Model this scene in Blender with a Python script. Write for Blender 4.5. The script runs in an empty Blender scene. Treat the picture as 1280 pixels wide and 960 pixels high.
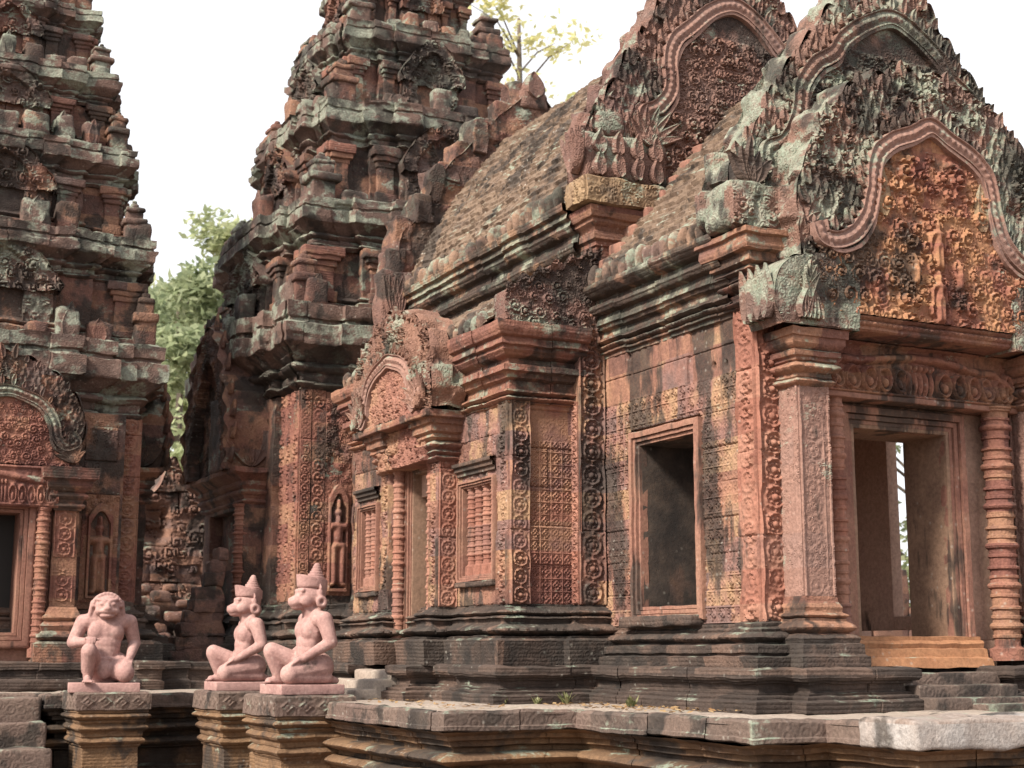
import bpy, math, random
import numpy as np
from mathutils import Vector, Matrix

# ------------------------------------------------------------------ camera, sky, sun, exposure
SC = bpy.context.scene
COL = SC.collection
cam = bpy.data.cameras.new('camera'); camo = bpy.data.objects.new('camera', cam); COL.objects.link(camo)
SC.camera = camo
camo.location = (0, 0, 0.4)
camo.rotation_euler = (math.radians(90 + 10.3), 0, math.radians(-27.0))
cam.sensor_width = 36.0
cam.lens = 1850.0 * 36.0 / 1280.0
cam.clip_end = 2000.0
cam.dof.use_dof = True; cam.dof.focus_distance = 11.0; cam.dof.aperture_fstop = 3.2

SUN_DIR = Vector((-0.88, -0.30, 0.76)).normalized()
wd = bpy.data.worlds.new('World'); SC.world = wd; wd.use_nodes = True
nt = wd.node_tree
bg = nt.nodes['Background']
sky = nt.nodes.new('ShaderNodeTexSky'); sky.sky_type = 'NISHITA'; sky.sun_disc = False
sky.sun_elevation = math.asin(SUN_DIR.z); sky.sun_rotation = math.atan2(SUN_DIR.x, SUN_DIR.y)
sky.dust_density = 4.0; sky.air_density = 1.0
hs = nt.nodes.new('ShaderNodeHueSaturation'); hs.inputs['Saturation'].default_value = 0.35
nt.links.new(sky.outputs[0], hs.inputs['Color'])
mx = nt.nodes.new('ShaderNodeMix'); mx.data_type = 'RGBA'
mx.inputs[0].default_value = 0.8
nt.links.new(hs.outputs[0], mx.inputs[6]); mx.inputs[7].default_value = (8.5, 8.6, 8.9, 1)
nt.links.new(mx.outputs[2], bg.inputs[0]); bg.inputs[1].default_value = 0.073
sl = bpy.data.lights.new('sun', 'SUN'); slo = bpy.data.objects.new('sun', sl); COL.objects.link(slo)
sl.energy = 3.8; sl.angle = math.radians(11); sl.color = (1.0, 0.905, 0.79)
slo.rotation_euler = (-SUN_DIR).to_track_quat('-Z', 'Y').to_euler()
SC.view_settings.view_transform = 'Standard'; SC.view_settings.look = 'None'
SC.view_settings.gamma = 1.0; SC.view_settings.exposure = 1.24

# ------------------------------------------------------------------ numpy noise
def _h(a, b, c, seed):
    n = (a * 374761393 + b * 668265263 + c * 2147483629 + seed * 1274126177) & 0xffffffff
    n = ((n ^ (n >> 13)) * 1274126177) & 0xffffffff
    return ((n ^ (n >> 16)) & 0xffff) / 65535.0
def hsh(a, b, seed=0): return _h(np.asarray(a).astype(np.int64), np.asarray(b).astype(np.int64), np.int64(7), seed)
def vn(P, seed=0):
    i = np.floor(P).astype(np.int64); f = P - i; f = f * f * (3 - 2 * f)
    r = 0
    for dx in (0, 1):
        wx = f[..., 0] if dx else 1 - f[..., 0]
        for dy in (0, 1):
            wy = f[..., 1] if dy else 1 - f[..., 1]
            for dz in (0, 1):
                wz = f[..., 2] if dz else 1 - f[..., 2]
                r = r + wx * wy * wz * _h(i[..., 0] + dx, i[..., 1] + dy, i[..., 2] + dz, seed)
    return r * 2 - 1
def weather(V, amp, sc, seed=0):
    o = np.stack([vn(V * sc, seed), vn(V * sc, seed + 1), vn(V * sc, seed + 2)], -1)
    o += .5 * np.stack([vn(V * sc * 2.7, seed + 3), vn(V * sc * 2.7, seed + 4), vn(V * sc * 2.7, seed + 5)], -1)
    return V + amp * o
def jitter(V, cell, amp, seed=0):
    c = np.floor(np.stack([(V[..., 0] + .137) / cell, (V[..., 1] + .071) / cell, (V[..., 2] + .03) / (cell * .6)], -1)).astype(np.int64)
    o = np.stack([_h(c[..., 0], c[..., 1], c[..., 2], seed + k) * 2 - 1 for k in range(3)], -1)
    o[..., 2] *= .4
    return V + amp * o

# ------------------------------------------------------------------ mesh collector
class MB:
    def __init__(s): s.V = []; s.F = []; s.n = 0
    def add(s, V, faces):
        V = np.asarray(V, float).reshape(-1, 3)
        for f in faces: s.F.append(np.asarray(f, np.int64) + s.n)
        s.V.append(V); s.n += len(V)
    def grid(s, P, closed=False, mask=None):
        nu, nv = P.shape[:2]
        idx = np.arange(nu * nv).reshape(nu, nv)
        if closed: idx = np.vstack([idx, idx[:1]])
        q = np.stack([idx[:-1, :-1], idx[1:, :-1], idx[1:, 1:], idx[:-1, 1:]], -1)
        if mask is not None:
            m = mask[:-1, :-1] & mask[1:, :-1] & mask[1:, 1:] & mask[:-1, 1:]
            q = q[m]
            P = np.where(mask[..., None], P, 0)
            used = np.unique(q); rm = -np.ones(nu * nv, np.int64); rm[used] = np.arange(len(used))
            if len(used) == 0: return
            s.add(P.reshape(-1, 3)[used], [rm[q.reshape(-1, 4)]]); return
        s.add(P, [q.reshape(-1, 4)])
    def ngon(s, pts): s.add(pts, [np.arange(len(pts))[None]])
    def box(s, lo, hi, r=.012, res=.09, wamp=.006, seed=0):
        """box with worn rounded edges"""
        lo = np.array(lo, float); hi = np.array(hi, float)
        r = min(r, .45 * (hi - lo).min())
        ax = []
        for k in range(3):
            n = max(1, int((hi[k] - lo[k] - 2 * r) / res))
            mid = np.linspace(lo[k] + r, hi[k] - r, n + 1)
            ax.append(np.concatenate([[lo[k], lo[k] + .35 * r], mid, [hi[k] - .35 * r, hi[k]]]))
        V = []; Q = []; n = 0
        for k in range(3):
            a, b = (k + 1) % 3, (k + 2) % 3
            A, B = np.meshgrid(ax[a], ax[b], indexing='ij')
            for side in (0, 1):
                P = np.zeros(A.shape + (3,)); P[..., a] = A; P[..., b] = B; P[..., k] = hi[k] if side else lo[k]
                idx = np.arange(A.size).reshape(A.shape) + n; n += A.size
                q = np.stack([idx[:-1, :-1], idx[1:, :-1], idx[1:, 1:], idx[:-1, 1:]], -1).reshape(-1, 4)
                Q.append(q if side else q[:, ::-1]); V.append(P.reshape(-1, 3))
        V = np.concatenate(V); Q = np.concatenate(Q)
        key, first, inv = np.unique(np.round(V * 1e5).astype(np.int64), axis=0, return_index=True, return_inverse=True)
        V = V[first]; Q = inv.reshape(-1)[Q]
        c = np.clip(V, lo + r, hi - r); d = V - c; L = np.linalg.norm(d, axis=1, keepdims=True)
        V = np.where(L > 1e-9, c + d / np.maximum(L, 1e-9) * np.minimum(r, L), V)
        if wamp:
            V = weather(V, wamp, 5.0, seed + 11)
        s.add(V, [Q])
    def build(s, name, mat, parent=None, label=None, sharp=38, w=None, j=None, kind=None):
        V = np.concatenate(s.V)
        if j: V = jitter(V, j[0], j[1], 3)
        if w: V = weather(V, w[0], w[1], 5)
        me = bpy.data.meshes.new(name)
        nf = sum(len(f) for f in s.F)
        loops = np.concatenate([f.reshape(-1) for f in s.F])
        tot = np.concatenate([np.full(len(f), f.shape[1], np.int64) for f in s.F])
        st = np.concatenate([[0], np.cumsum(tot)[:-1]])
        me.vertices.add(len(V)); me.vertices.foreach_set('co', V.astype(np.float32).ravel())
        me.loops.add(len(loops)); me.loops.foreach_set('vertex_index', loops.astype(np.int32))
        me.polygons.add(nf); me.polygons.foreach_set('loop_start', st.astype(np.int32))
        me.polygons.foreach_set('use_smooth', np.ones(nf, bool))
        me.update(calc_edges=True); me.validate()
        if sharp: me.set_sharp_from_angle(angle=math.radians(sharp))
        me.materials.append(mat)
        return link(name, me, parent, label, kind)
ROOTS = {}
def link(name, me, parent=None, label=None, kind=None):
    o = bpy.data.objects.new(name, me); COL.objects.link(o)
    if parent is not None:
        o.parent = parent
        if parent.parent is None and not parent.get('local'):
            o.location = -parent.location
    if label: o['label'] = label
    if kind: o['kind'] = kind
    return o
def thing(name, label, cat, loc=(0, 0, 0), group=None, local=False):
    o = bpy.data.objects.new(name, None); COL.objects.link(o); o.location = loc; o.empty_display_size = .2
    o['label'] = label; o['category'] = cat
    if group: o['group'] = group
    if local: o['local'] = 1
    return o
def copy_tree(o, parent=None):
    c = o.copy(); COL.objects.link(c)
    if parent: c.parent = parent
    for ch in o.children: copy_tree(ch, c)
    return c

# ------------------------------------------------------------------ mouldings swept round a plan
def refine(pr, step):
    out = [pr[0]]
    for a, b in zip(pr[:-1], pr[1:]):
        d = math.hypot(a[0] - b[0], a[1] - b[1]); n = max(1, int(math.ceil(d / step)))
        for k in range(1, n + 1):
            t = k / n
            out.append((a[0] + (b[0] - a[0]) * t, a[1] + (b[1] - a[1]) * t) + ((b[2], b[3]) if len(b) > 2 and len(a) > 2 else ((b[2], b[3]) if len(b) > 2 and k == n else ())))
    return out
def torus_prof(z0, z1, o, bulge, bead=None, n=6):
    r = []
    for k in range(n + 1):
        t = k / n; c = math.sin(math.pi * t)
        r.append((o + bulge * c, z0 + (z1 - z0) * t) + ((bead[0] * c, bead[1]) if bead else ()))
    return r
def deepen(prof, k=1.6, win=.11):
    """cut the hollows of a moulding deeper and push its ribs out"""
    o = np.array([p[0] for p in prof]); z = np.array([p[1] for p in prof]); out = []
    zz = np.linspace(z.min(), z.max(), 400); oo = np.interp(zz, z, o)
    for p in prof:
        w = np.exp(-((zz - p[1]) / win) ** 2); t = (w * oo).sum() / w.sum()
        out.append((t + k * (p[0] - t) if abs(p[0]) < .25 else p[0],) + tuple(p[1:]))
    return out
def sweep(mb, path, prof, closed=False, step=.05, pstep=.04, blk=0, bamp=.006, seed=1, top=False, bottom=False):
    path = [np.array(p, float) for p in path]; n = len(path)
    ne = n if closed else n - 1
    nr = []
    for k in range(ne):
        d = path[(k + 1) % n] - path[k]; d = d / np.linalg.norm(d); nr.append(np.array([d[1], -d[0]]))
    mit = []
    for k in range(n):
        if closed: a, b = nr[k - 1], nr[k]
        elif k == 0: a = b = nr[0]
        elif k == n - 1: a = b = nr[-1]
        else: a, b = nr[k - 1], nr[k]
        m = a + b; mit.append(m / max(m.dot(a), .2))
    prof = refine(prof, pstep)
    o = np.array([p[0] for p in prof]); z = np.array([p[1] for p in prof])
    ba = np.array([p[2] if len(p) > 2 else 0 for p in prof]); bp = np.array([p[3] if len(p) > 2 else 1 for p in prof])
    rnd = random.Random(seed)
    rows = []
    for k in range(ne):
        a, b = path[k], path[(k + 1) % n]; L = np.linalg.norm(b - a)
        m = max(1, int(math.ceil(L / step))); last = (not closed and k == ne - 1)
        ts = [t / m for t in range(m + (1 if last else 0))]
        joints = []
        if blk:
            u = rnd.uniform(.4, 1) * blk
            while u < L - .12: joints.append(u); u += blk * rnd.uniform(.6, 1.3)
            e = .006
            ts = sorted(set(ts) | {q / L for u in joints for q in (u - e, u, u + e)})
            offs = [(rnd.uniform(-1, 1) * bamp, rnd.uniform(-1, 1) * bamp * .5) for _ in range(len(joints) + 1)]
        for t in ts:
            p = a + (b - a) * t; mm = mit[k] + (mit[(k + 1) % n] - mit[k]) * t; u = t * L
            dob = dz = 0.
            if blk:
                bi = sum(1 for q in joints if u > q); 
                fade = min(1, u / .08, (L - u) / .08)
                dob, dz = offs[bi][0] * fade, offs[bi][1] * fade
                if joints and min(abs(u - q) for q in joints) < .002: dob -= .012
            nper = np.maximum(1, np.round(L / bp)); bead = ba * (np.abs(np.sin(np.pi * u / L * nper)) - .35)
            oo = o + dob
            P = np.empty((len(o), 3)); P[:, 0] = p[0] + mm[0] * oo + nr[k][0] * bead; P[:, 1] = p[1] + mm[1] * oo + nr[k][1] * bead; P[:, 2] = z + dz
            rows.append(P)
    R = np.array(rows)
    mb.grid(R, closed=closed)
    if top: mb.ngon(np.array([path[k].tolist() + [0] for k in range(n)]) + np.array([[mit[k][0] * o[-1], mit[k][1] * o[-1], z[-1]] for k in range(n)]))
    if bottom: mb.ngon((np.array([path[k].tolist() + [0] for k in range(n)]) + np.array([[mit[k][0] * o[0], mit[k][1] * o[0], z[0]] for k in range(n)]))[::-1])

# ------------------------------------------------------------------ carved relief sheets
def relief(mb, O, U, V, w, h, fn, res=.011, skirt=.03):
    O = np.array(O, float); U = np.array(U, float); V = np.array(V, float); N = np.cross(U, V)
    nu = max(3, int(w / res) + 1); nv = max(3, int(h / res) + 1)
    u, v = np.meshgrid(np.linspace(0, w, nu), np.linspace(0, h, nv), indexing='ij')
    H = fn(u, v)
    mask = ~np.isnan(H); full = mask.all()
    H = np.where(mask, H, 0.)
    if full and skirt:
        P = O + u[..., None] * U + v[..., None] * V + H[..., None] * N
        P = np.pad(P, ((1, 1), (1, 1), (0, 0)), 'edge')
        b = np.zeros(P.shape[:2], bool); b[0] = b[-1] = True; b[:, 0] = b[:, -1] = True
        Hp = np.pad(H, 1, 'edge'); P[b] -= (Hp[b] + skirt)[:, None] * N
        mb.grid(P)
    else:
        P = O + u[..., None] * U + v[..., None] * V + H[..., None] * N
        mb.grid(P, mask=None if full else mask)
def noise2(u, v, sc, seed=0): return vn(np.stack([u * sc, v * sc, np.full_like(u, seed * 3.1 + .5)], -1), seed)
def wear(H, u, v, seed, lo=.35):
    """stretches of carving worn almost flat"""
    m = np.clip(.75 + 1.1 * noise2(u, v, 3.1, seed + 40) + .5 * noise2(u, v, 9., seed + 41), lo, 1.)
    return H * m
def H_blocks(u, v, seed, bh=.25, bl=.5, amp=.005, joint=.009, jw=.006):
    row = np.floor(v / bh); fv = v / bh - row
    off = hsh(row, row * 0 + 3, seed); cu = u / bl + off * 3; c = np.floor(cu); fu = cu - c
    b = (hsh(c, row, seed + 1) - .5) * 2 * amp
    d = np.minimum(np.minimum(fv, 1 - fv) * bh, np.minimum(fu, 1 - fu) * bl)
    return b - joint * np.exp(-(d / jw) ** 2)
def H_chain(u, v, w, p, amp, seed=0):
    x = u - w / 2; k = np.round(v / p - .5); y = v - (k + .5) * p
    R = min(w * .36, p * .40); r = np.hypot(x, y); th = np.arctan2(y, x)
    H = np.exp(-((r - R) / (.17 * R)) ** 2) * (.8 + .2 * np.cos(9 * th))
    H = np.maximum(H, 1.1 * np.exp(-(r / (.30 * R)) ** 4))
    H = np.maximum(H, .6 * np.exp(-((r - .58 * R) / (.1 * R)) ** 2) * (np.cos(6 * th) > -.2))
    yy = np.abs(y) - p / 2
    for sx, sy, rr in ((.40, 0., .26), (0., 0., .25), (.27, -.20, .16)):
        q = np.hypot(np.abs(x) - sx * w, np.abs(yy) + sy * p)
        H = np.maximum(H, .85 * np.exp(-(q / (rr * R + .002)) ** 4) * (.6 + .4 * np.cos(q / R * 14)))
    H = np.maximum(H, .9 * np.exp(-((np.abs(x) - w * .47) / (.035 * w)) ** 2))
    return amp * wear(H, u, v, seed)
def H_diaper(u, v, c, amp, seed=0, v2=None):
    iu = np.floor(u / c); iv = np.floor(v / c); x = u - (iu + .5) * c; y = v - (iv + .5) * c
    e = c / 2 - np.maximum(np.abs(x), np.abs(y))
    H = .8 * np.exp(-(e / (.075 * c)) ** 2)
    r = np.hypot(x, y) / c; th = np.arctan2(y, x)
    H = np.maximum(H, np.exp(-((r - .26 - .07 * np.cos(4 * th)) / .07) ** 2) * .85)
    H = np.maximum(H, np.exp(-(r / .1) ** 4))
    H = np.maximum(H, np.exp(-((np.abs(np.abs(x) - .36 * c) + np.abs(np.abs(y) - .36 * c)) / (.09 * c)) ** 2) * .8)
    return amp * wear(H, u, v, seed)
def H_foliage(u, v, seed, r0=.05, dens=1.3, amp=.02, lo=.55, pitch=.45):
    rnd = random.Random(seed); nu, nv = u.shape
    w = u.max() - u.min(); h = v.max() - v.min(); du = w / (nu - 1); dv = h / (nv - 1); u0 = u.min(); v0 = v.min()
    H = np.zeros_like(u)
    n = int(dens * w * h / (r0 * r0 * 1.6))
    for _ in range(n):
        R = r0 * rnd.uniform(lo, 1.35); cx = rnd.uniform(0, w); cy = rnd.uniform(0, h)
        i0, i1 = max(0, int((cx - R) / du)), min(nu, int((cx + R) / du) + 2); j0, j1 = max(0, int((cy - R) / dv)), min(nv, int((cy + R) / dv) + 2)
        if i1 - i0 < 2 or j1 - j0 < 2: continue
        x = u[i0:i1, j0:j1] - u0 - cx; y = v[i0:i1, j0:j1] - v0 - cy
        r = np.hypot(x, y) / R; th = np.arctan2(y, x); s = rnd.choice((-1, 1)); ph = rnd.uniform(0, 6.3)
        hh = np.sqrt(np.clip(1 - r, 0, 1)) * (.62 + .42 * np.cos(2 * math.pi * r / pitch + s * th + ph)) * rnd.uniform(.65, 1.0)
        H[i0:i1, j0:j1] = np.maximum(H[i0:i1, j0:j1], hh)
    return amp * wear(H, u, v, seed, .5)
def H_scrolls(u, v, R, amp, seed=0, fill=.45):
    """staggered deep-cut scrolls, each a two-turn spiral with a scalloped leaf rim"""
    H = np.zeros_like(u); sx, sy = 1.95 * R, 3.3 * R
    for o in (0, 1):
        iu = np.floor(u / sx + .5 * o); iv = np.floor(v / sy + .5 * o)
        jx = (hsh(iu, iv, seed + o) - .5) * .75 * R; jy = (hsh(iu, iv, seed + 5 + o) - .5) * .95 * R; k = .55 + .62 * hsh(iu, iv, seed + 9 + o)
        x = u - (iu + .5 - .5 * o) * sx - jx; y = v - (iv + .5 - .5 * o) * sy - jy
        s = np.where(hsh(iu, iv, seed + 3) > .5, 1., -1.); th = np.arctan2(y, x); r = np.hypot(x, y) / (R * k) * (1 + .07 * np.cos(9 * th))
        h = np.clip(1.05 - r ** 3, 0, 1) ** .5 * (.48 + .52 * np.cos(2 * math.pi * 2.05 * r ** .9 - s * th + 6 * hsh(iu, iv, seed + 4))); h = np.maximum(h, 1.05 * np.exp(-(r / .22) ** 4)) * (.7 + .4 * hsh(iu, iv, seed + 12 + o))
        H = np.maximum(H, np.where(r < 1.05, h, 0))
    f = H_foliage(u, v, seed + 17, R * .42, 1.6, 1.); H = np.maximum(H, fill * f)
    return amp * wear(H, u, v, seed, .55)
def H_flames(u, v, w, h, amp, seed=0):
    """rows of upright flame leaves, overlapping like scales"""
    H = np.zeros_like(u)
    for o in (0, 1):
        iu = np.floor(u / w + .5 * o); iv = np.floor(v / h + .5 * o)
        k = .75 + .4 * hsh(iu, iv, seed + o); x = u - (iu + .5 - .5 * o) * w - (hsh(iu, iv, seed + 7) - .5) * .3 * w; t = v / h + .5 * o - iv
        x = x - .18 * w * np.sin(t * 3.) * np.where(hsh(iu, iv, seed + 2) > .5, 1, -1) * t
        hw = .52 * w * k * np.sin(math.pi * np.clip(t, 0, 1) ** .6) + 1e-4; d = np.abs(x) / hw
        q = np.where(d < 1, np.sqrt(np.clip(1 - d * d, 0, 1)) * (.62 + .38 * np.cos(2.6 * math.pi * d + 9 * t)) * (.6 + .5 * t), 0)
        H = np.maximum(H, q)
    H = np.maximum(H, .35 * H_foliage(u, v, seed + 31, .03, 1.5, 1.))
    return amp * wear(H, u, v, seed, .5)
def H_swag(u, v, w, h, amp, seed=0):
    """lintel: a garland bar with hanging scrolls and a small central group"""
    x = np.abs(u - w / 2); H = .25 * H_foliage(u, v, seed, .03, 1.5, 1.)
    yb = h * .70 + .03 * np.cos(x / w * 9) - np.clip(x / w - .40, 0, 1) * h * 4.5
    H = np.maximum(H, 1.0 * np.exp(-((v - yb) / (.075 * h)) ** 4))
    for k in range(5):
        cx = w * (.115 + .078 * k); r = np.hypot((x - cx) / (.036 * w), (v - h * .30) / (h * .24))
        th = np.arctan2(v - h * .3, x - cx)
        H = np.maximum(H, np.exp(-((r - .85) / .2) ** 2) * .9); H = np.maximum(H, np.exp(-(np.hypot((x - cx) / (.015 * w), (v - h * .24) / (h * .11))) ** 4))
    for k in range(-2, 3):
        q = np.hypot((u - w / 2 - k * .028 * w) / (.011 * w), (v - h * .30) / (h * .22)); H = np.maximum(H, .95 * np.exp(-q ** 4))
        q = np.hypot((u - w / 2 - k * .028 * w) / (.010 * w), (v - h * .58) / (h * .07)); H = np.maximum(H, 1.1 * np.exp(-q ** 4))
    r = np.hypot((x - w * .46) / (.03 * w), (v - h * .35) / (h * .3)); H = np.maximum(H, np.exp(-((r - .8) / .25) ** 2) * .9)
    H = np.maximum(H, .7 * np.exp(-((v - .02) / .014) ** 2)); H = np.maximum(H, .7 * np.exp(-((v - h + .02) / .014) ** 2))
    return amp * wear(H, u, v, seed, .6)
def blur(H, n=2):
    for _ in range(n):
        P = np.pad(H, 1, 'edge'); H = (P[1:-1, 1:-1] * 2 + P[:-2, 1:-1] + P[2:, 1:-1] + P[1:-1, :-2] + P[1:-1, 2:]) / 6
    return H
def H_figure(u, v, cx, base, ht, amp):
    """standing figure in low relief: union of soft capsules"""
    def cap(ax, ay, bx, by, r, k=1.):
        ax, ay, bx, by, r = cx + ax * ht, base + ay * ht, cx + bx * ht, base + by * ht, r * ht
        px, py = u - ax, v - ay; dx, dy = bx - ax, by - ay; t = np.clip((px * dx + py * dy) / (dx * dx + dy * dy + 1e-9), 0, 1)
        d = np.hypot(px - t * dx, py - t * dy) / r
        return k * np.clip(1 - d * d, 0, 1) ** .62
    H = cap(0, .86, 0, .865, .068); H = np.maximum(H, cap(0, .93, 0, 1.0, .04)); H = np.maximum(H, cap(0, .76, 0, .80, .045))
    H = np.maximum(H, cap(-.09, .70, .09, .70, .065)); H = np.maximum(H, cap(0, .55, 0, .70, .085)); H = np.maximum(H, cap(-.03, .47, .05, .47, .075))
    for s in (-1, 1):
        H = np.maximum(H, cap(s * .14, .70, s * .17, .55, .035)); H = np.maximum(H, cap(s * .17, .55, s * .16, .38, .03))
        H = np.maximum(H, cap(s * .055, .45, s * .05, .05, .058)); H = np.maximum(H, cap(s * .06, .02, s * .085, .015, .04))
    H = np.maximum(H, cap(0, .40, 0, .12, .075, .7))
    return amp * blur(H, 4)
# ------------------------------------------------------------------ materials
def stone(name, cols, lich=.3, black=.3, carve=0., bump=.5, blk=(.47, .25), blkmix=.55, lcol=(.18, .235, .18), rough=.9, streak=True, carvescale=16., speck=.3, bigscale=.8, detail=1.0, lines=0., tone=.78):
    m = bpy.data.materials.new(name); m.use_nodes = True; t = m.node_tree; N = t.nodes; L = t.links
    bs = N['Principled BSDF']; bs.inputs['Roughness'].default_value = rough
    bs.inputs['Specular IOR Level'].default_value = .25
    geo = N.new('ShaderNodeNewGeometry'); pos = geo.outputs['Position']
    def math_(op, a, b=None, clamp=False):
        n = N.new('ShaderNodeMath'); n.operation = op; n.use_clamp = clamp
        for i, x in enumerate((a, b)):
            if x is None: continue
            if isinstance(x, (int, float)): n.inputs[i].default_value = x
            else: L.new(x, n.inputs[i])
        return n.outputs[0]
    def noise(sc, det=4, rough_=.6, vec=pos, off=None):
        n = N.new('ShaderNodeTexNoise'); n.inputs['Scale'].default_value = sc; n.inputs['Detail'].default_value = det; n.inputs['Roughness'].default_value = rough_
        L.new(vec, n.inputs['Vector']); return n.outputs[0]
    def scaled(s, o=(0, 0, 0)):
        n = N.new('ShaderNodeMapping'); n.inputs['Scale'].default_value = s; n.inputs['Location'].default_value = o; L.new(pos, n.inputs['Vector']); return n.outputs[0]
    def ramp(f, a, b):
        n = N.new('ShaderNodeMapRange'); n.interpolation_type = 'SMOOTHSTEP'; n.inputs[1].default_value = a; n.inputs[2].default_value = b; L.new(f, n.inputs[0]); return n.outputs[0]
    def mix(f, a, b):
        n = N.new('ShaderNodeMix'); n.data_type = 'RGBA'
        if isinstance(f, (int, float)): n.inputs[0].default_value = f
        else: L.new(f, n.inputs[0])
        for i, x in ((6, a), (7, b)):
            if isinstance(x, tuple): n.inputs[i].default_value = x + (1,)
            else: L.new(x, n.inputs[i])
        return n.outputs[2]
    sx = N.new('ShaderNodeSeparateXYZ'); L.new(pos, sx.inputs[0])
    row = math_('FLOOR', math_('DIVIDE', sx.outputs[2], blk[1]))
    uu = math_('FLOOR', math_('ADD', math_('DIVIDE', math_('ADD', sx.outputs[0], sx.outputs[1]), blk[0]), math_('MULTIPLY', row, .37)))
    cb = N.new('ShaderNodeCombineXYZ'); L.new(uu, cb.inputs[0]); L.new(row, cb.inputs[1])
    wn = N.new('ShaderNodeTexWhiteNoise'); wn.noise_dimensions = '3D'; L.new(cb.outputs[0], wn.inputs[0])
    big = noise(bigscale, 3); mid = noise(3.7, 6, .65); fine = noise(34, 5, .7); gr = noise(150, 2)
    f = math_('ADD', math_('MULTIPLY', wn.outputs[0], blkmix), math_('MULTIPLY', math_('ADD', math_('MULTIPLY', ramp(big, .3, .7), .5), math_('MULTIPLY', ramp(mid, .25, .75), .5)), 1 - blkmix))
    cr = N.new('ShaderNodeValToRGB'); L.new(f, cr.inputs[0])
    cols = [(c[0] * tone, c[1] * tone * (1.02 if c[0] > 1.6 * c[1] else 1), c[2] * tone * (.97 if c[0] > 1.6 * c[1] else 1)) for c in cols]
    el = cr.color_ramp.elements
    el[0].position = .15; el[0].color = cols[0] + (1,); el[1].position = .85; el[1].color = cols[-1] + (1,)
    for k, c in enumerate(cols[1:-1]):
        e = el.new(.15 + .7 * (k + 1) / (len(cols) - 1)); e.color = c + (1,)
    col = cr.outputs[0]
    # grain and small pits
    hv = N.new('ShaderNodeHueSaturation'); L.new(col, hv.inputs['Color'])
    L.new(math_('ADD', math_('MULTIPLY', ramp(fine, .25, .75), .5 * detail), 1 - .25 * detail), hv.inputs['Value']); hv.inputs['Saturation'].default_value = .97
    col = hv.outputs[0]
    # grey-green lichen crust, more on ledges that face up
    sn = N.new('ShaderNodeSeparateXYZ'); L.new(geo.outputs['True Normal'], sn.inputs[0])
    lm = noise(2.3, 8, .68, scaled((1, 1, 1.25), (3, 1, 7)))
    if lich > 0:
        q = math_('ADD', lm, math_('MULTIPLY', sn.outputs[2], .08))
        a = .70 - .27 * lich
        msk = ramp(q, a, a + .07)
        msk = math_('MULTIPLY', msk, math_('ADD', math_('MULTIPLY', ramp(fine, .3, .65), .6), .4))
        col = mix(math_('MULTIPLY', msk, .85), col, mix(ramp(noise(11, 4), .35, .7), lcol, (.27, .30, .24)))
    # black algae running down
    if black > 0:
        sv = scaled((4.2, 4.2, .75) if streak else (2.4, 2.4, 2.0), (11, 5, 2))
        bm = math_('ADD', math_('MULTIPLY', noise(1, 6, .62, sv), .6), math_('MULTIPLY', noise(1.1, 4, .6, scaled((1, 1, 1), (5, 9, 1))), .4))
        a = .665 - .28 * black
        msk = ramp(bm, a, a + .06)
        msk = math_('MULTIPLY', msk, math_('ADD', math_('MULTIPLY', ramp(fine, .25, .6), .35), .65))
        col = mix(math_('MULTIPLY', msk, .9), col, mix(ramp(mid, .35, .7), (.018, .016, .015), (.055, .045, .038)))
    # pale specks of crustose lichen
    if speck > 0:
        vo = N.new('ShaderNodeTexVoronoi'); vo.inputs['Scale'].default_value = 13; L.new(pos, vo.inputs['Vector'])
        s_ = math_('MULTIPLY', math_('SUBTRACT', 1, ramp(math_('ADD', vo.outputs['Distance'], math_('MULTIPLY', fine, .2)), .14, .34)), ramp(noise(1.9, 3, .5, scaled((1, 1, 1), (8, 2, 4))), .47, .60))
        col = mix(math_('MULTIPLY', s_, speck), col, (.42, .40, .35))
    L.new(col, bs.inputs['Base Color'])
    # bump
    hgt = math_('ADD', math_('MULTIPLY', fine, .55), math_('ADD', math_('MULTIPLY', mid, .9), math_('MULTIPLY', gr, .12)))
    if carve > 0:
        v2 = N.new('ShaderNodeTexVoronoi'); v2.inputs['Scale'].default_value = carvescale; L.new(pos, v2.inputs['Vector'])
        rg = math_('SINE', math_('MULTIPLY', v2.outputs['Distance'], 17.))
        hgt = math_('ADD', hgt, math_('MULTIPLY', rg, .34 * carve))
    if lines > 0:
        wob = math_('ADD', sx.outputs[2], math_('MULTIPLY', noise(2.2, 2), .03))
        l1 = math_('ABSOLUTE', math_('SINE', math_('MULTIPLY', wob, 100.)))
        rp = N.new('ShaderNodeNewGeometry'); hgt = math_('ADD', hgt, math_('MULTIPLY', math_('MULTIPLY', l1, ramp(mid, .30, .60)), lines))
    bp = N.new('ShaderNodeBump'); bp.inputs['Strength'].default_value = bump; bp.inputs['Distance'].default_value = .03
    L.new(hgt, bp.inputs['Height']); L.new(bp.outputs[0], bs.inputs['Normal'])
    return m
def plain(name, col, rough=.8, trans=None):
    m = bpy.data.materials.new(name); m.use_nodes = True; b = m.node_tree.nodes['Principled BSDF']
    b.inputs['Base Color'].default_value = col + (1,); b.inputs['Roughness'].default_value = rough
    return m
PINK = [(.135, .068, .058), (.22, .105, .080), (.31, .155, .105), (.34, .205, .125), (.25, .125, .105), (.17, .105, .098)]
RED = [(.135, .055, .047), (.21, .085, .066), (.27, .118, .086), (.30, .155, .10), (.19, .095, .085)]
DARK = [(.042, .032, .027), (.085, .058, .046), (.15, .094, .070), (.068, .050, .042)]
M_wall = stone('carved_pink_sandstone', PINK, .20, .64, .12, .45)
M_wallred = stone('carved_red_sandstone', RED, .16, .44, .25, .45, blkmix=.45)
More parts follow.
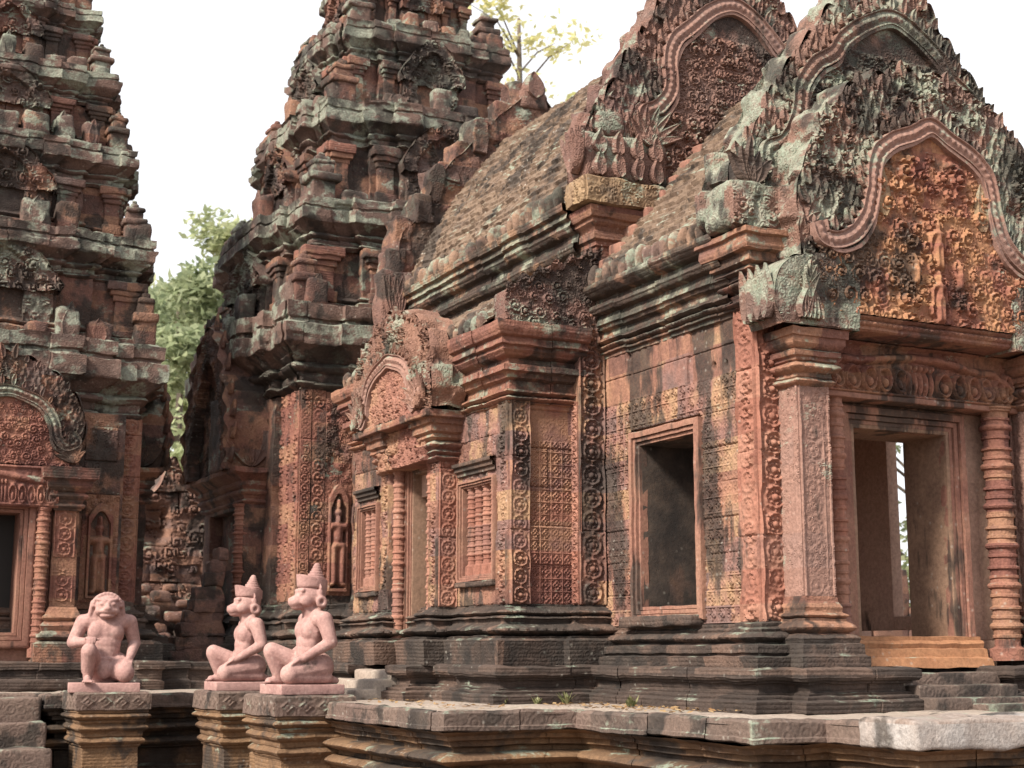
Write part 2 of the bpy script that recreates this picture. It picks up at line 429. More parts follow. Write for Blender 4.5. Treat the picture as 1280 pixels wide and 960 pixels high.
M_panel = stone('scrollwork_sandstone', [(.20, .082, .062), (.30, .125, .09), (.34, .165, .12), (.24, .115, .095)], .14, .36, .1, .4)
M_corn = stone('weathered_cornice_stone', [(.13, .072, .058), (.23, .12, .085), (.31, .18, .115), (.15, .09, .075)], .80, .74, .15, .5, streak=False, lines=.35)
M_tile = stone('eave_tile_stone', [(.12, .075, .062), (.21, .125, .092), (.27, .17, .115), (.15, .095, .08)], .66, .66, .1, .5, streak=False)
M_cornred = stone('red_cornice_stone', [(.14, .062, .052), (.23, .10, .075), (.31, .155, .10), (.18, .09, .075)], .48, .56, .2, .45, streak=False, lines=.25)
M_base = stone('blackened_base_stone', DARK, .30, .70, .25, .55, streak=False, speck=.35, lines=.28)
M_plinth = stone('dark_plinth_stone', [(.046, .035, .030), (.078, .055, .045), (.13, .085, .065)], .26, .52, .1, .55, streak=False, speck=.4, lines=.32)
M_top = stone('dusty_paving_stone', [(.27, .215, .18), (.36, .30, .25), (.32, .25, .205)], .14, .26, 0, .35, blk=(.9, 3.), streak=False, speck=.1)
M_terr = stone('terrace_moulding_stone', [(.060, .040, .030), (.13, .074, .045), (.21, .12, .066), (.08, .054, .043)], .34, .60, .12, .5, streak=False, lines=.3)
M_cope = stone('terrace_coping_stone', [(.10, .074, .062), (.16, .112, .09), (.135, .09, .076)], .44, .52, .3, .5, streak=False, carvescale=11)
M_white = stone('pale_limestained_stone', [(.26, .18, .14), (.38, .32, .285), (.44, .41, .39), (.30, .225, .185)], .3, .58, .10, .6, speck=.2, streak=False, tone=.66)
M_roof = stone('rough_roof_stone', [(.115, .080, .058), (.165, .112, .080), (.21, .145, .10), (.14, .098, .074)], .38, .57, 0, .8, blk=(.19, .075), blkmix=.35, streak=False, speck=.7)
M_ped = stone('lichened_pediment_stone', [(.13, .085, .072), (.23, .125, .097), (.18, .115, .097)], .84, .64, .35, .6, streak=False, speck=.3, carvescale=19)
M_pedside = stone('side_pediment_stone', [(.16, .085, .07), (.25, .13, .095), (.20, .12, .10)], .60, .40, .35, .55, streak=False, carvescale=19)
M_tymside = stone('side_tympanum_stone', [(.22, .09, .072), (.30, .14, .105), (.36, .20, .13)], .16, .34, .1, .45, streak=False)
M_pedred = stone('red_pediment_stone', [(.13, .075, .068), (.215, .112, .090), (.185, .115, .10)], .54, .58, .5, .6, streak=False, carvescale=19)
M_tymp = stone('golden_tympanum_stone', [(.19, .068, .055), (.27, .108, .072), (.38, .19, .10), (.31, .14, .085)], .16, .58, .1, .45, bigscale=1.6, blkmix=.25, streak=False)
M_band = stone('rosy_arch_stone', [(.23, .125, .105), (.30, .17, .14), (.26, .155, .135)], .40, .34, .05, .4, speck=.15)
M_frame = stone('smooth_frame_stone', [(.20, .088, .070), (.27, .13, .098), (.30, .16, .115)], .08, .44, 0, .3, blkmix=.2)
M_jamb = stone('plain_brown_jamb_stone', [(.21, .125, .092), (.28, .17, .12), (.25, .15, .11)], .02, .40, 0, .25, blkmix=.1)
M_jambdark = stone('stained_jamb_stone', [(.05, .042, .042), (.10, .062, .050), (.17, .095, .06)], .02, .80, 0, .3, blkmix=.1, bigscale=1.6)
M_sill = stone('orange_threshold_stone', [(.30, .13, .066), (.37, .175, .09), (.33, .15, .08)], .02, .20, 0, .3, blkmix=.1)
M_yell = stone('ochre_cap_stone', [(.19, .12, .078), (.31, .21, .12), (.22, .14, .09)], .50, .58, .2, .45, streak=False)
M_ochre = stone('ochre_wall_stone', [(.26, .17, .10), (.34, .23, .135), (.29, .19, .12)], .1, .52, 0, .4, bigscale=1.5, blkmix=.3)
M_tow = stone('tower_stone', [(.095, .052, .045), (.175, .082, .065), (.26, .135, .09), (.14, .075, .063), (.12, .085, .075)], .52, .64, .35, .55, speck=.3, streak=False, bigscale=1.1)
M_towc = stone('tower_cornice_stone', [(.10, .068, .058), (.16, .10, .080), (.15, .10, .083)], .84, .62, .25, .55, streak=False, lcol=(.20, .235, .185))
M_ruin = stone('tumbled_ruin_stone', [(.09, .055, .05), (.17, .090, .075), (.24, .125, .09), (.12, .08, .075)], .34, .60, .3, .6, blk=(.3, .16), streak=False)
M_inner = stone('interior_stone', [(.40, .25, .19), (.48, .31, .235), (.43, .27, .21)], 0, .12, 0, .4)
M_pinkst = stone('new_pink_sandstone', [(.36, .20, .19), (.44, .255, .24), (.48, .29, .27)], 0, .10, 0, .34, blkmix=0, speck=.22, detail=.8, rough=.85, bigscale=5., streak=False, tone=.72)
M_ground = stone('trodden_earth', [(.20, .13, .09), (.27, .18, .12), (.24, .15, .11)], .1, .1, 0, .5, blk=(9, 9), speck=0)
def leafmat(name, a, b, tr=.45):
    m = bpy.data.materials.new(name); m.use_nodes = True; t = m.node_tree; N = t.nodes; L = t.links
    out = N['Material Output']; bs = N['Principled BSDF']
    oi = N.new('ShaderNodeNewGeometry'); cr = N.new('ShaderNodeValToRGB')
    L.new(oi.outputs['Random Per Island'], cr.inputs[0]); cr.color_ramp.elements[0].color = a + (1,); cr.color_ramp.elements[1].color = b + (1,)
    L.new(cr.outputs[0], bs.inputs['Base Color']); bs.inputs['Roughness'].default_value = .6
    tl = N.new('ShaderNodeBsdfTranslucent'); L.new(cr.outputs[0], tl.inputs[0])
    ms = N.new('ShaderNodeMixShader'); ms.inputs[0].default_value = tr
    L.new(bs.outputs[0], ms.inputs[1]); L.new(tl.outputs[0], ms.inputs[2]); L.new(ms.outputs[0], out.inputs[0])
    return m
M_leaf = [leafmat('leaf_green', (.22, .27, .15), (.36, .40, .24), .6), leafmat('leaf_pale_green', (.28, .33, .18), (.44, .46, .27), .65), leafmat('leaf_yellow', (.46, .46, .20), (.64, .60, .32), .7)]  # leaf colours lightened, bright haze put into the green
M_bark = plain('bark', (.11, .085, .065), .9)
M_weed = leafmat('weed_leaf', (.13, .15, .06), (.24, .23, .11), .3)
M_litter = leafmat('dry_leaf', (.22, .12, .05), (.36, .25, .13), .2)
# ------------------------------------------------------------------ ground and terrace
g = MB(); gx = np.linspace(-140, 180, 65); gy = np.linspace(-60, 260, 65)
A, B = np.meshgrid(gx, gy, indexing='ij'); g.grid(np.stack([A, B, np.full_like(A, -1.15) + .03 * np.sin(A * 1.3) * np.cos(B)], -1))
o = g.build('ground', M_ground, kind='structure')

TER = thing('stone_terrace', 'long moulded sandstone terrace with dusty paved top carrying the temple', 'terrace', (6, 9, -1.15))
tp = [(4.35, 15.3), (4.35, 13.62), (4.72, 13.62), (4.72, 12.82), (4.35, 12.82), (4.35, 9.57), (5.40, 9.57), (5.40, 7.43), (5.95, 7.43), (5.95, 6.63), (16, 6.63), (16, 40), (-6, 40), (-6, 15.3), (1.94, 15.3), (1.94, 15.72), (2.66, 15.72), (2.66, 15.3)]
tprof_c = [(.0, -.145), (.014, -.135), (.014, -.112), (.004, -.104), (.004, -.02), (-.012, -.002), (-.06, .0)]
tprof = deepen([(.02, -1.15), (.02, -1.0), (-.02, -.98), (-.02, -.93)] + torus_prof(-.92, -.80, -.03, .04, (.012, .07)) + [(-.06, -.79), (-.06, -.72), (-.11, -.70), (-.11, -.55), (-.07, -.53)] + torus_prof(-.52, -.43, -.07, .045) + [(-.10, -.425), (-.10, -.385)] + torus_prof(-.38, -.30, -.06, .045, (.016, .075)) + [(-.11, -.295), (-.11, -.265), (-.08, -.25), (-.08, -.215), (-.05, -.205), (-.045, -.175), (-.02, -.16), (-.005, -.15), (.0, -.145)])
mb = MB(); sweep(mb, tp, tprof, True, .05, .03, blk=.85, bamp=.010, seed=4); mb.build('base_moulding', M_terr, TER, w=(.008, 4.))
mb = MB(); sweep(mb, tp, tprof_c, True, .04, .02, blk=1.05, bamp=.012, seed=9); mb.build('coping', M_cope, TER, w=(.009, 5.))
# paving slabs
mb = MB()
rnd = random.Random(3)
def inside(poly, x, y):
    c = False
    for (x0, y0), (x1, y1) in zip(poly, poly[1:] + poly[:1]):
        if (y0 > y) != (y1 > y) and x < (x1 - x0) * (y - y0) / (y1 - y0) + x0: c = not c
    return c
ux, uy = np.meshgrid(np.arange(-1, 11.0, .06), np.arange(6.6, 21, .06), indexing='ij')
mask = np.zeros(ux.shape, bool)
for (x0, x1, y0, y1) in ((4.40, 11, 9.62, 21), (5.45, 11, 7.48, 21), (6.0, 11, 6.68, 21), (-1, 11, 15.35, 21)):
    mask |= (ux > x0) & (ux < x1) & (uy > y0) & (uy < y1)
mask &= ~((uy < 15.76) & (ux > 1.90) & (ux < 2.70)) & ~((ux < 4.76) & (uy > 12.78) & (uy < 13.66))
bw = .82; rw = np.floor(uy / bw); cl = np.floor(ux / 1.1 + hsh(rw, rw * 0, 5)); 
fx = (ux / 1.1 + hsh(rw, rw * 0, 5)) - cl; fy = uy / bw - rw
dd = np.minimum(np.minimum(fx, 1 - fx) * 1.1, np.minimum(fy, 1 - fy) * bw)
zz = -.004 + (hsh(cl, rw, 8) - .5) * .02 - .016 * np.exp(-(dd / .035) ** 2) + .008 * noise2(ux, uy, 1.3, 2) + .004 * noise2(ux, uy, 7., 3)
mb.grid(np.stack([ux, uy, zz], -1), mask=mask); mb.build('paving', M_top, TER)
mb = MB(); mb.ngon(np.array([[x - (.03 if False else 0), y, -.03] for x, y in tp])); mb.build('paving_bed', M_top, TER)
# pale block of the entrance stair coping
mb = MB(); mb.box((5.915, 6.585, -.152), (8.4, 7.10, .028), .03, .05, .014, 5)
mb.build('coping_block', M_white, TER, label='pale limewashed coping block of the entrance stair', w=(.006, 11))
# side stairs and the front stairs
mb = MB()
for k in range(4):
    mb.box((3.9 + .20 * k - .1, 12.86, -1.15), (4.75, 13.58, -.98 + .245 * k), .02, .08, .008, k)
mb.build('step', M_terr, TER)
for k in range(5):
    mb = MB(); mb.box((1.97 - .5, 13.95 + .34 * k, -1.15), (2.63, 15.75, -.93 + .225 * k), .03, .06, .012, 20 + k)
    mb.build('step', M_cope, TER)

# ------------------------------------------------------------------ the hall: porch and mandapa
H = thing('sandstone_hall', 'carved pink sandstone hall with pedimented porch and long vaulted stone roof', 'temple hall', (7.93, 11, 0))
XA = 7.95
ppl = [(6.3, 14.95), (5.33, 14.95), (5.33, 14.1), (5.08, 14.1), (5.08, 13.34), (5.5, 13.34), (5.5, 12.36), (5.08, 12.36), (5.08, 11.95), (5.33, 11.95), (5.33, 10.72), (6.2, 10.72), (6.2, 8.46), (6.5, 8.46), (6.5, 8.3), (7.47, 8.3), (7.47, 8.85), (8.43, 8.85), (8.43, 8.3), (9.4, 8.3), (9.4, 8.46), (9.7, 8.46), (9.7, 10.75), (10.6, 10.75), (10.6, 14.95)]
pprof = deepen([(.05, -.01), (.05, .065), (.035, .075), (.02, .08), (.02, .10), (-.01, .11), (-.01, .125), (-.03, .13), (-.03, .155, .012, .03), (-.03, .185, .012, .03), (-.01, .19), (-.01, .205), (.01, .21), (.015, .225), (.02, .23), (.02, .285), (-.0, .300), (-.05, .302)])
mb = MB(); sweep(mb, ppl, pprof, False, .03, .02, blk=.8, bamp=.012, seed=21); 
mb.ngon([[x + (0.04 if False else 0), y, .292] for x, y in ppl]); mb.build('plinth', M_plinth, H, w=(.007, 6.))
# front steps up to the porch door
for k in range(3):
    mb = MB(); mb.box((7.47 + .0, 8.10 + .17 * k, -.02), (8.43, 8.9, .088 + .085 * k), .012, .05, .004, 40 + k); mb.build('step', M_cope, H)
mb = MB(); mb.box((7.8, 7.80, -.02), (9.6, 8.12, .05), .015, .05, .006, 47); mb.build('step', M_cope, H)
for k in range(3):
    mb = MB(); mb.box((4.78 + .17 * k, 12.38, -.02), (5.6, 13.32, .085 + .08 * k), .02, .05, .012, 50 + k); mb.build('step', M_top, H)
# porch base
bpath = [(6.5, 11.1), (6.5, 8.98), (6.44, 8.98), (6.44, 8.70), (6.66, 8.70)]
bprof = deepen([(.21, .292), (.21, .37), (.19, .375), (.16, .38), (.16, .395), (.175, .40), (.165, .455), (.13, .46), (.09, .465)] + torus_prof(.475, .545, .085, .03, (.012, .045)) + [(.06, .55), (.06, .57), (.04, .585), (.04, .61), (.0, .625), (.0, .64)])
mb = MB(); sweep(mb, bpath, bprof, False, .014, .016, blk=.7, bamp=.008, seed=6); mb.build('porch_base', M_base, H, w=(.005, 7.))
# mandapa base
mpath = [(6.3, 14.68), (5.61, 14.68), (5.61, 13.42), (5.42, 13.42), (5.42, 13.24), (5.65, 13.24), (5.65, 12.30), (5.42, 12.30), (5.42, 12.10), (5.61, 12.10), (5.61, 11.05), (6.22, 11.05), (6.22, 10.96), (6.5, 10.96)]
mprof = deepen([(.21, .292), (.21, .50), (.19, .515), (.17, .52), (.17, .535)] + torus_prof(.54, .63, .11, .055, (.02, .085)) + [(.10, .635), (.09, .65), (.09, .675), (.105, .685), (.085, .70)] + torus_prof(.705, .755, .06, .03, (.012, .04)) + [(.05, .76), (.04, .775), (.02, .785), (.02, .80), (.0, .815), (.0, .83)])
mb = MB(); sweep(mb, mpath, mprof, False, .016, .016, blk=.75, bamp=.010, seed=8); mb.build('hall_base', M_base, H, w=(.006, 7.))

def wall_box(mb, lo, hi): mb.box(lo, hi, .006, .25, 0)
# --- porch walls (hollow)
mb = MB()
for x0, x1, ya in ((6.56, 6.80, 10.50), (9.1, 9.22, 10.36)):
    wall_box(mb, (x0, 8.80, .6), (x1, 9.47 if x0 < 9 else 8.95, 3.2)); wall_box(mb, (x0, ya, .6), (x1, 11.1, 3.2))
    wall_box(mb, (x0, 9.47, .6), (x1, ya, .72)); wall_box(mb, (x0, 8.95, 2.2 if x0 < 9 else 2.75), (x1, ya, 3.2))  # far wall left open wide, out of view, to let light into the porch
mb.box((6.57, 8.85, 3.0), (9.3, 11.1, 3.3), .01, .4, 0)
mb.box((6.5, 8.9, .28), (9.4, 11.1, .5), .01, .4, 0)
wall_box(mb, (6.57, 8.9, .5), (7.38, 9.33, 3.1)); wall_box(mb, (8.50, 8.9, .5), (9.4, 9.33, 3.1)); wall_box(mb, (7.38, 8.9, 2.12), (8.50, 9.33, 3.1))
mb.build('porch_wall', M_inner, H)
# carved skins of the porch side wall, window in the middle
def sideskin(name, x, yfar, ynear, z0, z1, fn, mat, parent, res=.011, label=None, skirt=.02):
    mb = MB(); relief(mb, (x, yfar, z0), (0, -1, 0), (0, 0, 1), yfar - ynear, z1 - z0, fn, res, skirt); return mb.build(name, mat, parent, label)
def frontskin(name, y, x0, x1, z0, z1, fn, mat, parent, res=.011, label=None, skirt=.02):
    mb = MB(); relief(mb, (x0, y, z0), (1, 0, 0), (0, 0, 1), x1 - x0, z1 - z0, fn, res, skirt); return mb.build(name, mat, parent, label)
def holes(u, v, H_, seed, n):
    rnd = random.Random(seed)
    for _ in range(n):
        cx, cy = rnd.uniform(0, u.max()), rnd.uniform(0, v.max()); H_ = H_ - .04 * np.exp(-(((u - cx) / .022) ** 2 + ((v - cy) / .03) ** 2) ** 2)
    return H_
def fn_porch(u, v):
    H_ = H_blocks(u, v + .02, 5, .27, .52, .007, .012, .006) + H_diaper(u, v, .118, .024, 3)
    H_ = H_ + .004 * noise2(u, v, 14, 3)
    # flat weathered courses right under the eave
    m = np.clip((v - 1.86) / .03, 0, 1); H_ = H_ * (1 - m) + m * (H_blocks(u, v, 9, .3, .45, .012, .012) + .006 * noise2(u, v * .3, 22, 6))
    H_ = holes(u, v, H_, 4, 9)
    w = (u > 10.98 - 10.53) & (u < 10.98 - 9.49) & (v > .04) & (v < 1.62)
    return np.where(w, np.nan, H_)
sideskin('porch_side_panel', 6.494, 10.98, 8.98, .62, 3.06, fn_porch, M_wall, H, .0065)
fn_ch = lambda w, p, s, a=.022: (lambda u, v: H_chain(u, v, w, p, a * 1.55, s) + H_blocks(u, v, s, .62, 3, .006, .014))
sideskin('pilaster', 6.47, 8.985, 8.742, .62, 2.96, fn_ch(.243, .185, 3), M_panel, H, .0075, skirt=.05)
frontskin('pilaster', 8.738, 6.47, 6.74, .62, 2.96, fn_ch(.27, .20, 4), M_panel, H, .0075, skirt=.05)
frontskin('wall_panel', 8.80, 8.90, 9.42, .32, 2.34, lambda u, v: H_blocks(u, v, 4, .72, .6, .01, .01), M_ochre, H, .02)
# --- porch window
def frame(mb, O, U, w, h, widths, depths, sill=True):
    """nested mouldings round an opening; O lower left of the opening"""
    O = np.array(O, float); U = np.array(U, float); Z = np.array((0, 0, 1.)); N = np.cross(U, Z)
    tot = 0; prof = []
    for wd_, dp in zip(widths, depths):
        prof += [(tot, dp), (tot + wd_ * .8, dp), (tot + wd_, dp - .012)]; tot += wd_
    prof = [(0, -.06)] + prof + [(tot, -.05)]
    prof = refine(prof, .03)
    base = [(0, 0), (w, 0), (w, h), (0, h)]; dirs = [(-1, -1), (1, -1), (1, 1), (-1, 1)]
    rows = []
    for k in range(4):
        a, b = np.array(base[k], float), np.array(base[(k + 1) % 4], float); da, db = np.array(dirs[k]), np.array(dirs[(k + 1) % 4])
        n = max(2, int(np.linalg.norm(b - a) / .05))
        for t in range(n):
            t = t / n; p = a + (b - a) * t; d = da + (db - da) * t
            rows.append([O + U * (p[0] + d[0] * q[0]) + Z * (p[1] + d[1] * q[0]) + N * q[1] for q in prof])
    rows = np.array(rows); mb.grid(rows[::-1] if False else rows, closed=True)
W1 = MB(); frame(W1, (6.49, 10.385, .765), (0, -1, 0), .80, 1.33, (.03, .035, .05), (.012, .035, .055))
win = W1.build('window', M_frame, H, w=(.004, 9.), label='open rectangular window in the porch side wall')
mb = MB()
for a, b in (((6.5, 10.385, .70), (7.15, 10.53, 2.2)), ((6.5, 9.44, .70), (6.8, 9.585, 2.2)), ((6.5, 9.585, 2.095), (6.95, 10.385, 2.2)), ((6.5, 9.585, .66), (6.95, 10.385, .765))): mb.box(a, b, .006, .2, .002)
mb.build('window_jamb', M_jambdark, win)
mb = MB(); mb.box((6.36, 9.50, .60), (6.55, 10.56, .69), .02, .05, .008, 3); mb.build('window_sill', M_base, win)
# --- porch door: frame, threshold, jambs
mb = MB(); frame(mb, (7.47, 8.885, .52), (1, 0, 0), .93, 1.59, (.03, .035, .045, .06), (.01, .03, .05, .075))
dfr = mb.build('door_frame', M_frame, H, w=(.003, 9.))
mb = MB(); mb.box((7.30, 8.86, .50), (7.47, 9.36, 2.15), .006, .2, .002); mb.box((8.40, 8.86, .50), (8.57, 9.36, 2.15), .006, .2, .002); mb.box((7.3, 8.86, 2.11), (8.57, 9.36, 2.34), .006, .2, .002)
mb.build('door_jamb', M_jamb, dfr)
mb = MB(); sweep(mb, [(7.28, 8.87), (8.58, 8.87)], [(.22, .29), (.20, .36), (.16, .37), (.15, .43), (.115, .435), (.125, .47), (.11, .49), (.085, .495), (.085, .522), (.0, .526), (-.5, .526)], False, .06, .03); mb.build('threshold', M_sill, dfr, w=(.006, 8.))
# inner partition with a doorway towards the hall, seen through the porch
mb = MB(); wall_box(mb, (6.5, 11.02, .3), (7.45, 11.3, 3.2)); wall_box(mb, (8.45, 11.02, .3), (9.4, 11.3, 3.2)); wall_box(mb, (7.45, 11.02, 2.1), (8.45, 11.3, 3.2)); wall_box(mb, (7.45, 11.02, .3), (8.45, 11.3, .6)); mb.build('inner_wall', M_inner, H)
# --- octagonal ringed colonettes and square columns
def colonette(x, y, z0, z1, r, name='colonette', parent=None, mat=None, seed=0, nb_=6):
    prof = [(r * 1.35, 0.), (r * 1.35, .09), (r * 1.05, .10)]
    L = z1 - z0; nb = nb_
    for k in range(nb):
        a = .10 + (L - .12) * k / nb; b = .10 + (L - .12) * (k + 1) / nb; d = b - a
        prof += [(r * .92, a + .01), (r * .90, a + d * .22), (r * 1.02, a + d * .25), (r * 1.02, a + d * .31), (r * .93, a + d * .33), (r * .95, a + d * .44), (r * 1.12, a + d * .48)] + [(r * 1.18, a + d * .53), (r * 1.12, a + d * .58), (r * .95, a + d * .62), (r * .93, a + d * .70), (r * 1.03, a + d * .72), (r * 1.03, a + d * .78), (r * .92, a + d * .80), (r * .93, a + d * .93), (r * 1.1, a + d * .95), (r * 1.1, b)]
    prof += [(r * 1.2, L - .015), (r * 1.2, L)]
    n = 8 if r > .05 else 10; M = 24
    th = np.arange(M) / M * 2 * math.pi
    oct_ = math.cos(math.pi / 8) / np.cos((th + math.pi / 8) % (math.pi / 4) - math.pi / 8)
    R = np.array([[[x + p[0] * oct_[k] * math.cos(th[k]), y + p[0] * oct_[k] * math.sin(th[k]), z0 + p[1]] for p in prof] for k in range(M)])
    mb = MB(); mb.grid(R, closed=True); return mb.build(name, mat or M_panel, parent or H, w=(.003, 9.), sharp=30)
colonette(7.20, 8.76, .34, 2.34, .075); colonette(8.80, 8.72, .34, 2.34, .118, mat=M_wallred)
def column(xc, yc, w, z0, z1, zb, zc, vis=True):
    h = w / 2; pth = [(xc - h, yc + h), (xc - h, yc - h), (xc + h, yc - h), (xc + h, yc + h)]
    mb = MB(); mb.box((xc - h + .004, yc - h + .004, z0), (xc + h - .004, yc + h - .004, z1), .008, .1, 0)
    c = mb.build('column', M_panel, H)
    p2 = (lambda u, v: .019 * wear(np.maximum(.8 * H_chain(u, v, w * .8, .14, 1., 6), H_foliage(u, v, 8, .028, 1.2, 1.)), u, v, 9, .6) + .009 * (np.abs(u - w / 2) > w * .44))
    mb = MB(); relief(mb, (xc - h, yc - h, zb), (1, 0, 0), (0, 0, 1), w, zc - zb, p2, .0065, .02); relief(mb, (xc - h, yc + h, zb), (0, -1, 0), (0, 0, 1), w, zc - zb, p2, .0065, .02)
    mb.build('shaft_carving', M_band, c)
    bp_ = [(.165, z0), (.165, z0 + .085), (.15, z0 + .09), (.14, z0 + .10), (.135, z0 + .165), (.11, z0 + .175), (.12, z0 + .21), (.09, z0 + .235)] + torus_prof(z0 + .245, z0 + .325, .06, .045, (.016, .06)) + [(.05, z0 + .33), (.05, z0 + .345)] + torus_prof(z0 + .35, z0 + .39, .035, .03) + [(.03, z0 + .40), (.035, z0 + .43), (.012, z0 + .47), (.008, zb)]
    mb = MB(); sweep(mb, pth, bp_[:8], True, .015, .015); mb.build('column_plinth', M_base, c, w=(.005, 8.))
    mb = MB(); sweep(mb, pth, bp_[7:], True, .015, .015); mb.build('column_base', M_cornred, c, w=(.005, 8.))
    H_ = z1 - zc
    cp = [(.006, zc - .02)] + torus_prof(zc - .01, zc + .04, .02, .03, (.008, .03)) + [(.03, zc + .05), (.025, zc + .075)] + torus_prof(zc + .08, zc + .16, .03, .05, (.018, .055)) + [(.05, zc + .17), (.05, zc + .19), (.075, zc + .20), (.08, zc + .235), (.06, zc + .245), (.085, zc + .26), (.105, zc + .285), (.105, zc + .33), (.12, zc + .335), (.125, zc + .395), (.0, zc + .40)]
    mb = MB(); sweep(mb, pth, cp, True, .014, .014); mb.build('column_capital', M_cornred, c, w=(.005, 8.))
column(6.80, 8.635, .27, .292, 2.73, .80, 2.335); column(9.15, 8.635, .27, .292, 2.73, .80, 2.335)
# lintel and the beam under the pediment
frontskin('lintel', 8.70, 7.02, 8.97, 2.335, 2.76, lambda u, v: H_swag(u, v, 1.95, .425, .085, 3), M_wallred, H, .0075, skirt=.2)
mb = MB(); mb.box((6.92, 8.66, 2.30), (9.0, 8.9, 2.345), .01, .1, .004); mb.build('lintel_soffit', M_frame, H)
lp = [(.0, 2.76), (.02, 2.775), (.02, 2.79)] + torus_prof(2.795, 2.84, .02, .02, (.02, .05)) + [(.03, 2.845), (.05, 2.86), (.05, 2.87), (-.3, 2.872)]
mb = MB(); sweep(mb, [(6.98, 8.42), (9.0, 8.42)], [(-.3, 2.752)] + lp, False, .012, .012); mb.build('pediment_ledge', M_cornred, H, w=(.004, 7.))
# --- porch side cornice, corner bracket, eave tiles
cprof = deepen([(.0, 2.90), (.03, 2.915), (.03, 2.945), (.05, 2.955), (.05, 2.97)] + torus_prof(2.975, 3.03, .04, .03, (.014, .05)) + [(.05, 3.035), (.08, 3.055), (.08, 3.075), (.045, 3.085), (.045, 3.15), (.075, 3.165), (.085, 3.19), (.10, 3.20), (.10, 3.28), (.14, 3.295), (.16, 3.33), (.16, 3.36), (.125, 3.37), (.125, 3.42), (.17, 3.435), (.20, 3.475), (.215, 3.50), (.215, 3.54), (.10, 3.56)])
mb = MB(); sweep(mb, [(6.5, 11.0), (6.5, 8.98)], cprof, False, .013, .014, blk=.6, bamp=.010, seed=5); mb.build('porch_cornice', M_corn, H, w=(.006, 7.))
kprof = deepen([(.0, 2.93), (.03, 2.95)] + torus_prof(2.96, 3.01, .02, .03, (.008, .035)) + [(.02, 3.02), (.03, 3.05), (.015, 3.07)] + torus_prof(3.08, 3.15, .03, .04, (.014, .05)) + [(.05, 3.16), (.05, 3.19), (.085, 3.21), (.075, 3.24), (.11, 3.26), (.115, 3.33), (.15, 3.34), (.16, 3.37), (.16, 3.44), (.18, 3.45), (.18, 3.49), (0, 3.50)])
mb = MB(); sweep(mb, [(6.47, 9.02), (6.47, 8.74), (6.8, 8.74), (6.8, 9.02)], kprof, True, .013, .014); mb.build('corner_bracket', M_cornred, H, w=(.005, 7.))
def eave_tiles(name, x, y0, y1, z, n, mat, s=1.0):
    for k in range(n):
        mb = MB()
        y = y0 + (y1 - y0) * (k + .5) / n; d = (y1 - y0) / n * .33
        th = np.linspace(0, 2 * math.pi, 13)[:-1]; prof = [(.75, -.02), (.85, .02), (1.0, .08), (.92, .13), (.62, .17), (.25, .19), (.02, .195)]
        rr = random.Random(k).uniform(.75, 1.15); zz = random.Random(k + 90).uniform(-.02, .012)
        R = np.array([[[x + .075 * s * p[0] * math.cos(t), y + abs(d) * p[0] * math.sin(t), z + zz + p[1] * s * rr] for p in prof] for t in th]); mb.grid(R, closed=True)
        if random.Random(k * 3 + n).random() < .10: continue
        mb.build(name, mat, H, w=(.012, 9.))
eave_tiles('eave_tile', 6.36, 10.95, 9.02, 3.545, 15, M_tile)
def vault(name, prof, y0, y1, mat, course=.072, seed=3, both=True):
    """corbelled stone vault: prof gives (x,z) up one side to the ridge"""
    p = np.array(prof, float); s = np.concatenate([[0], np.cumsum(np.hypot(*np.diff(p, axis=0).T))]); S = s[-1]
    for sg in ((1, -1) if both else (1,)):
        nv = int(S / .02); nu = int((y1 - y0) / .02)
        sv = np.linspace(0, S, nv); yy = np.linspace(y0, y1, nu)
        X = np.interp(sv, s, p[:, 0]); Z = np.interp(sv, s, p[:, 1]); tx = np.gradient(X, sv); tz = np.gradient(Z, sv)
        u, v = np.meshgrid(yy, sv, indexing='ij')
        r = np.floor(v / course); f = v / course - r
        c = np.floor(u / .17 + hsh(r, r * 0, seed) * 5); fu = u / .17 + hsh(r, r * 0, seed) * 5 - c
        b = hsh(c, r, seed + 2)
        h = .024 * (1 - f) + (b - .5) * .026 - .028 * np.exp(-((np.minimum(fu, 1 - fu)) * .17 / .010) ** 2) - .04 * (b > .93) * np.exp(-((fu - .5) / .3) ** 4) + .012 * noise2(u, v, 13, seed) + .02 * noise2(u, v, 3.5, seed + 1)
        nx, nz = -tz[None, :], tx[None, :]
        X2 = X[None, :] + nx * h; Z2 = Z[None, :] + nz * h
        if sg < 0: X2 = 2 * XA - X2
        P = np.stack([X2, u, Z2], -1)
        mb = MB(); mb.grid(P[::-1] if sg > 0 else P); mb.build(name, mat, H)
vault('porch_roof', [(6.40, 3.60), (6.55, 3.83), (6.75, 4.10), (7.05, 4.47), (7.35, 4.83), (7.65, 5.19), (7.85, 5.42), (7.95, 5.49)], 8.95, 11.0, M_roof)
mb = MB(); 
for k in range(8):
    t = k / 7.; x = 6.42 + 1.0 * t; z = 3.60 + 1.22 * t
    mb.box((x, 10.78, z - .1), (x + .25, 11.0, z + .20), .03, .05, .01, k)
mb.build('roof_edge_course', M_frame, H, w=(.01, 5.))

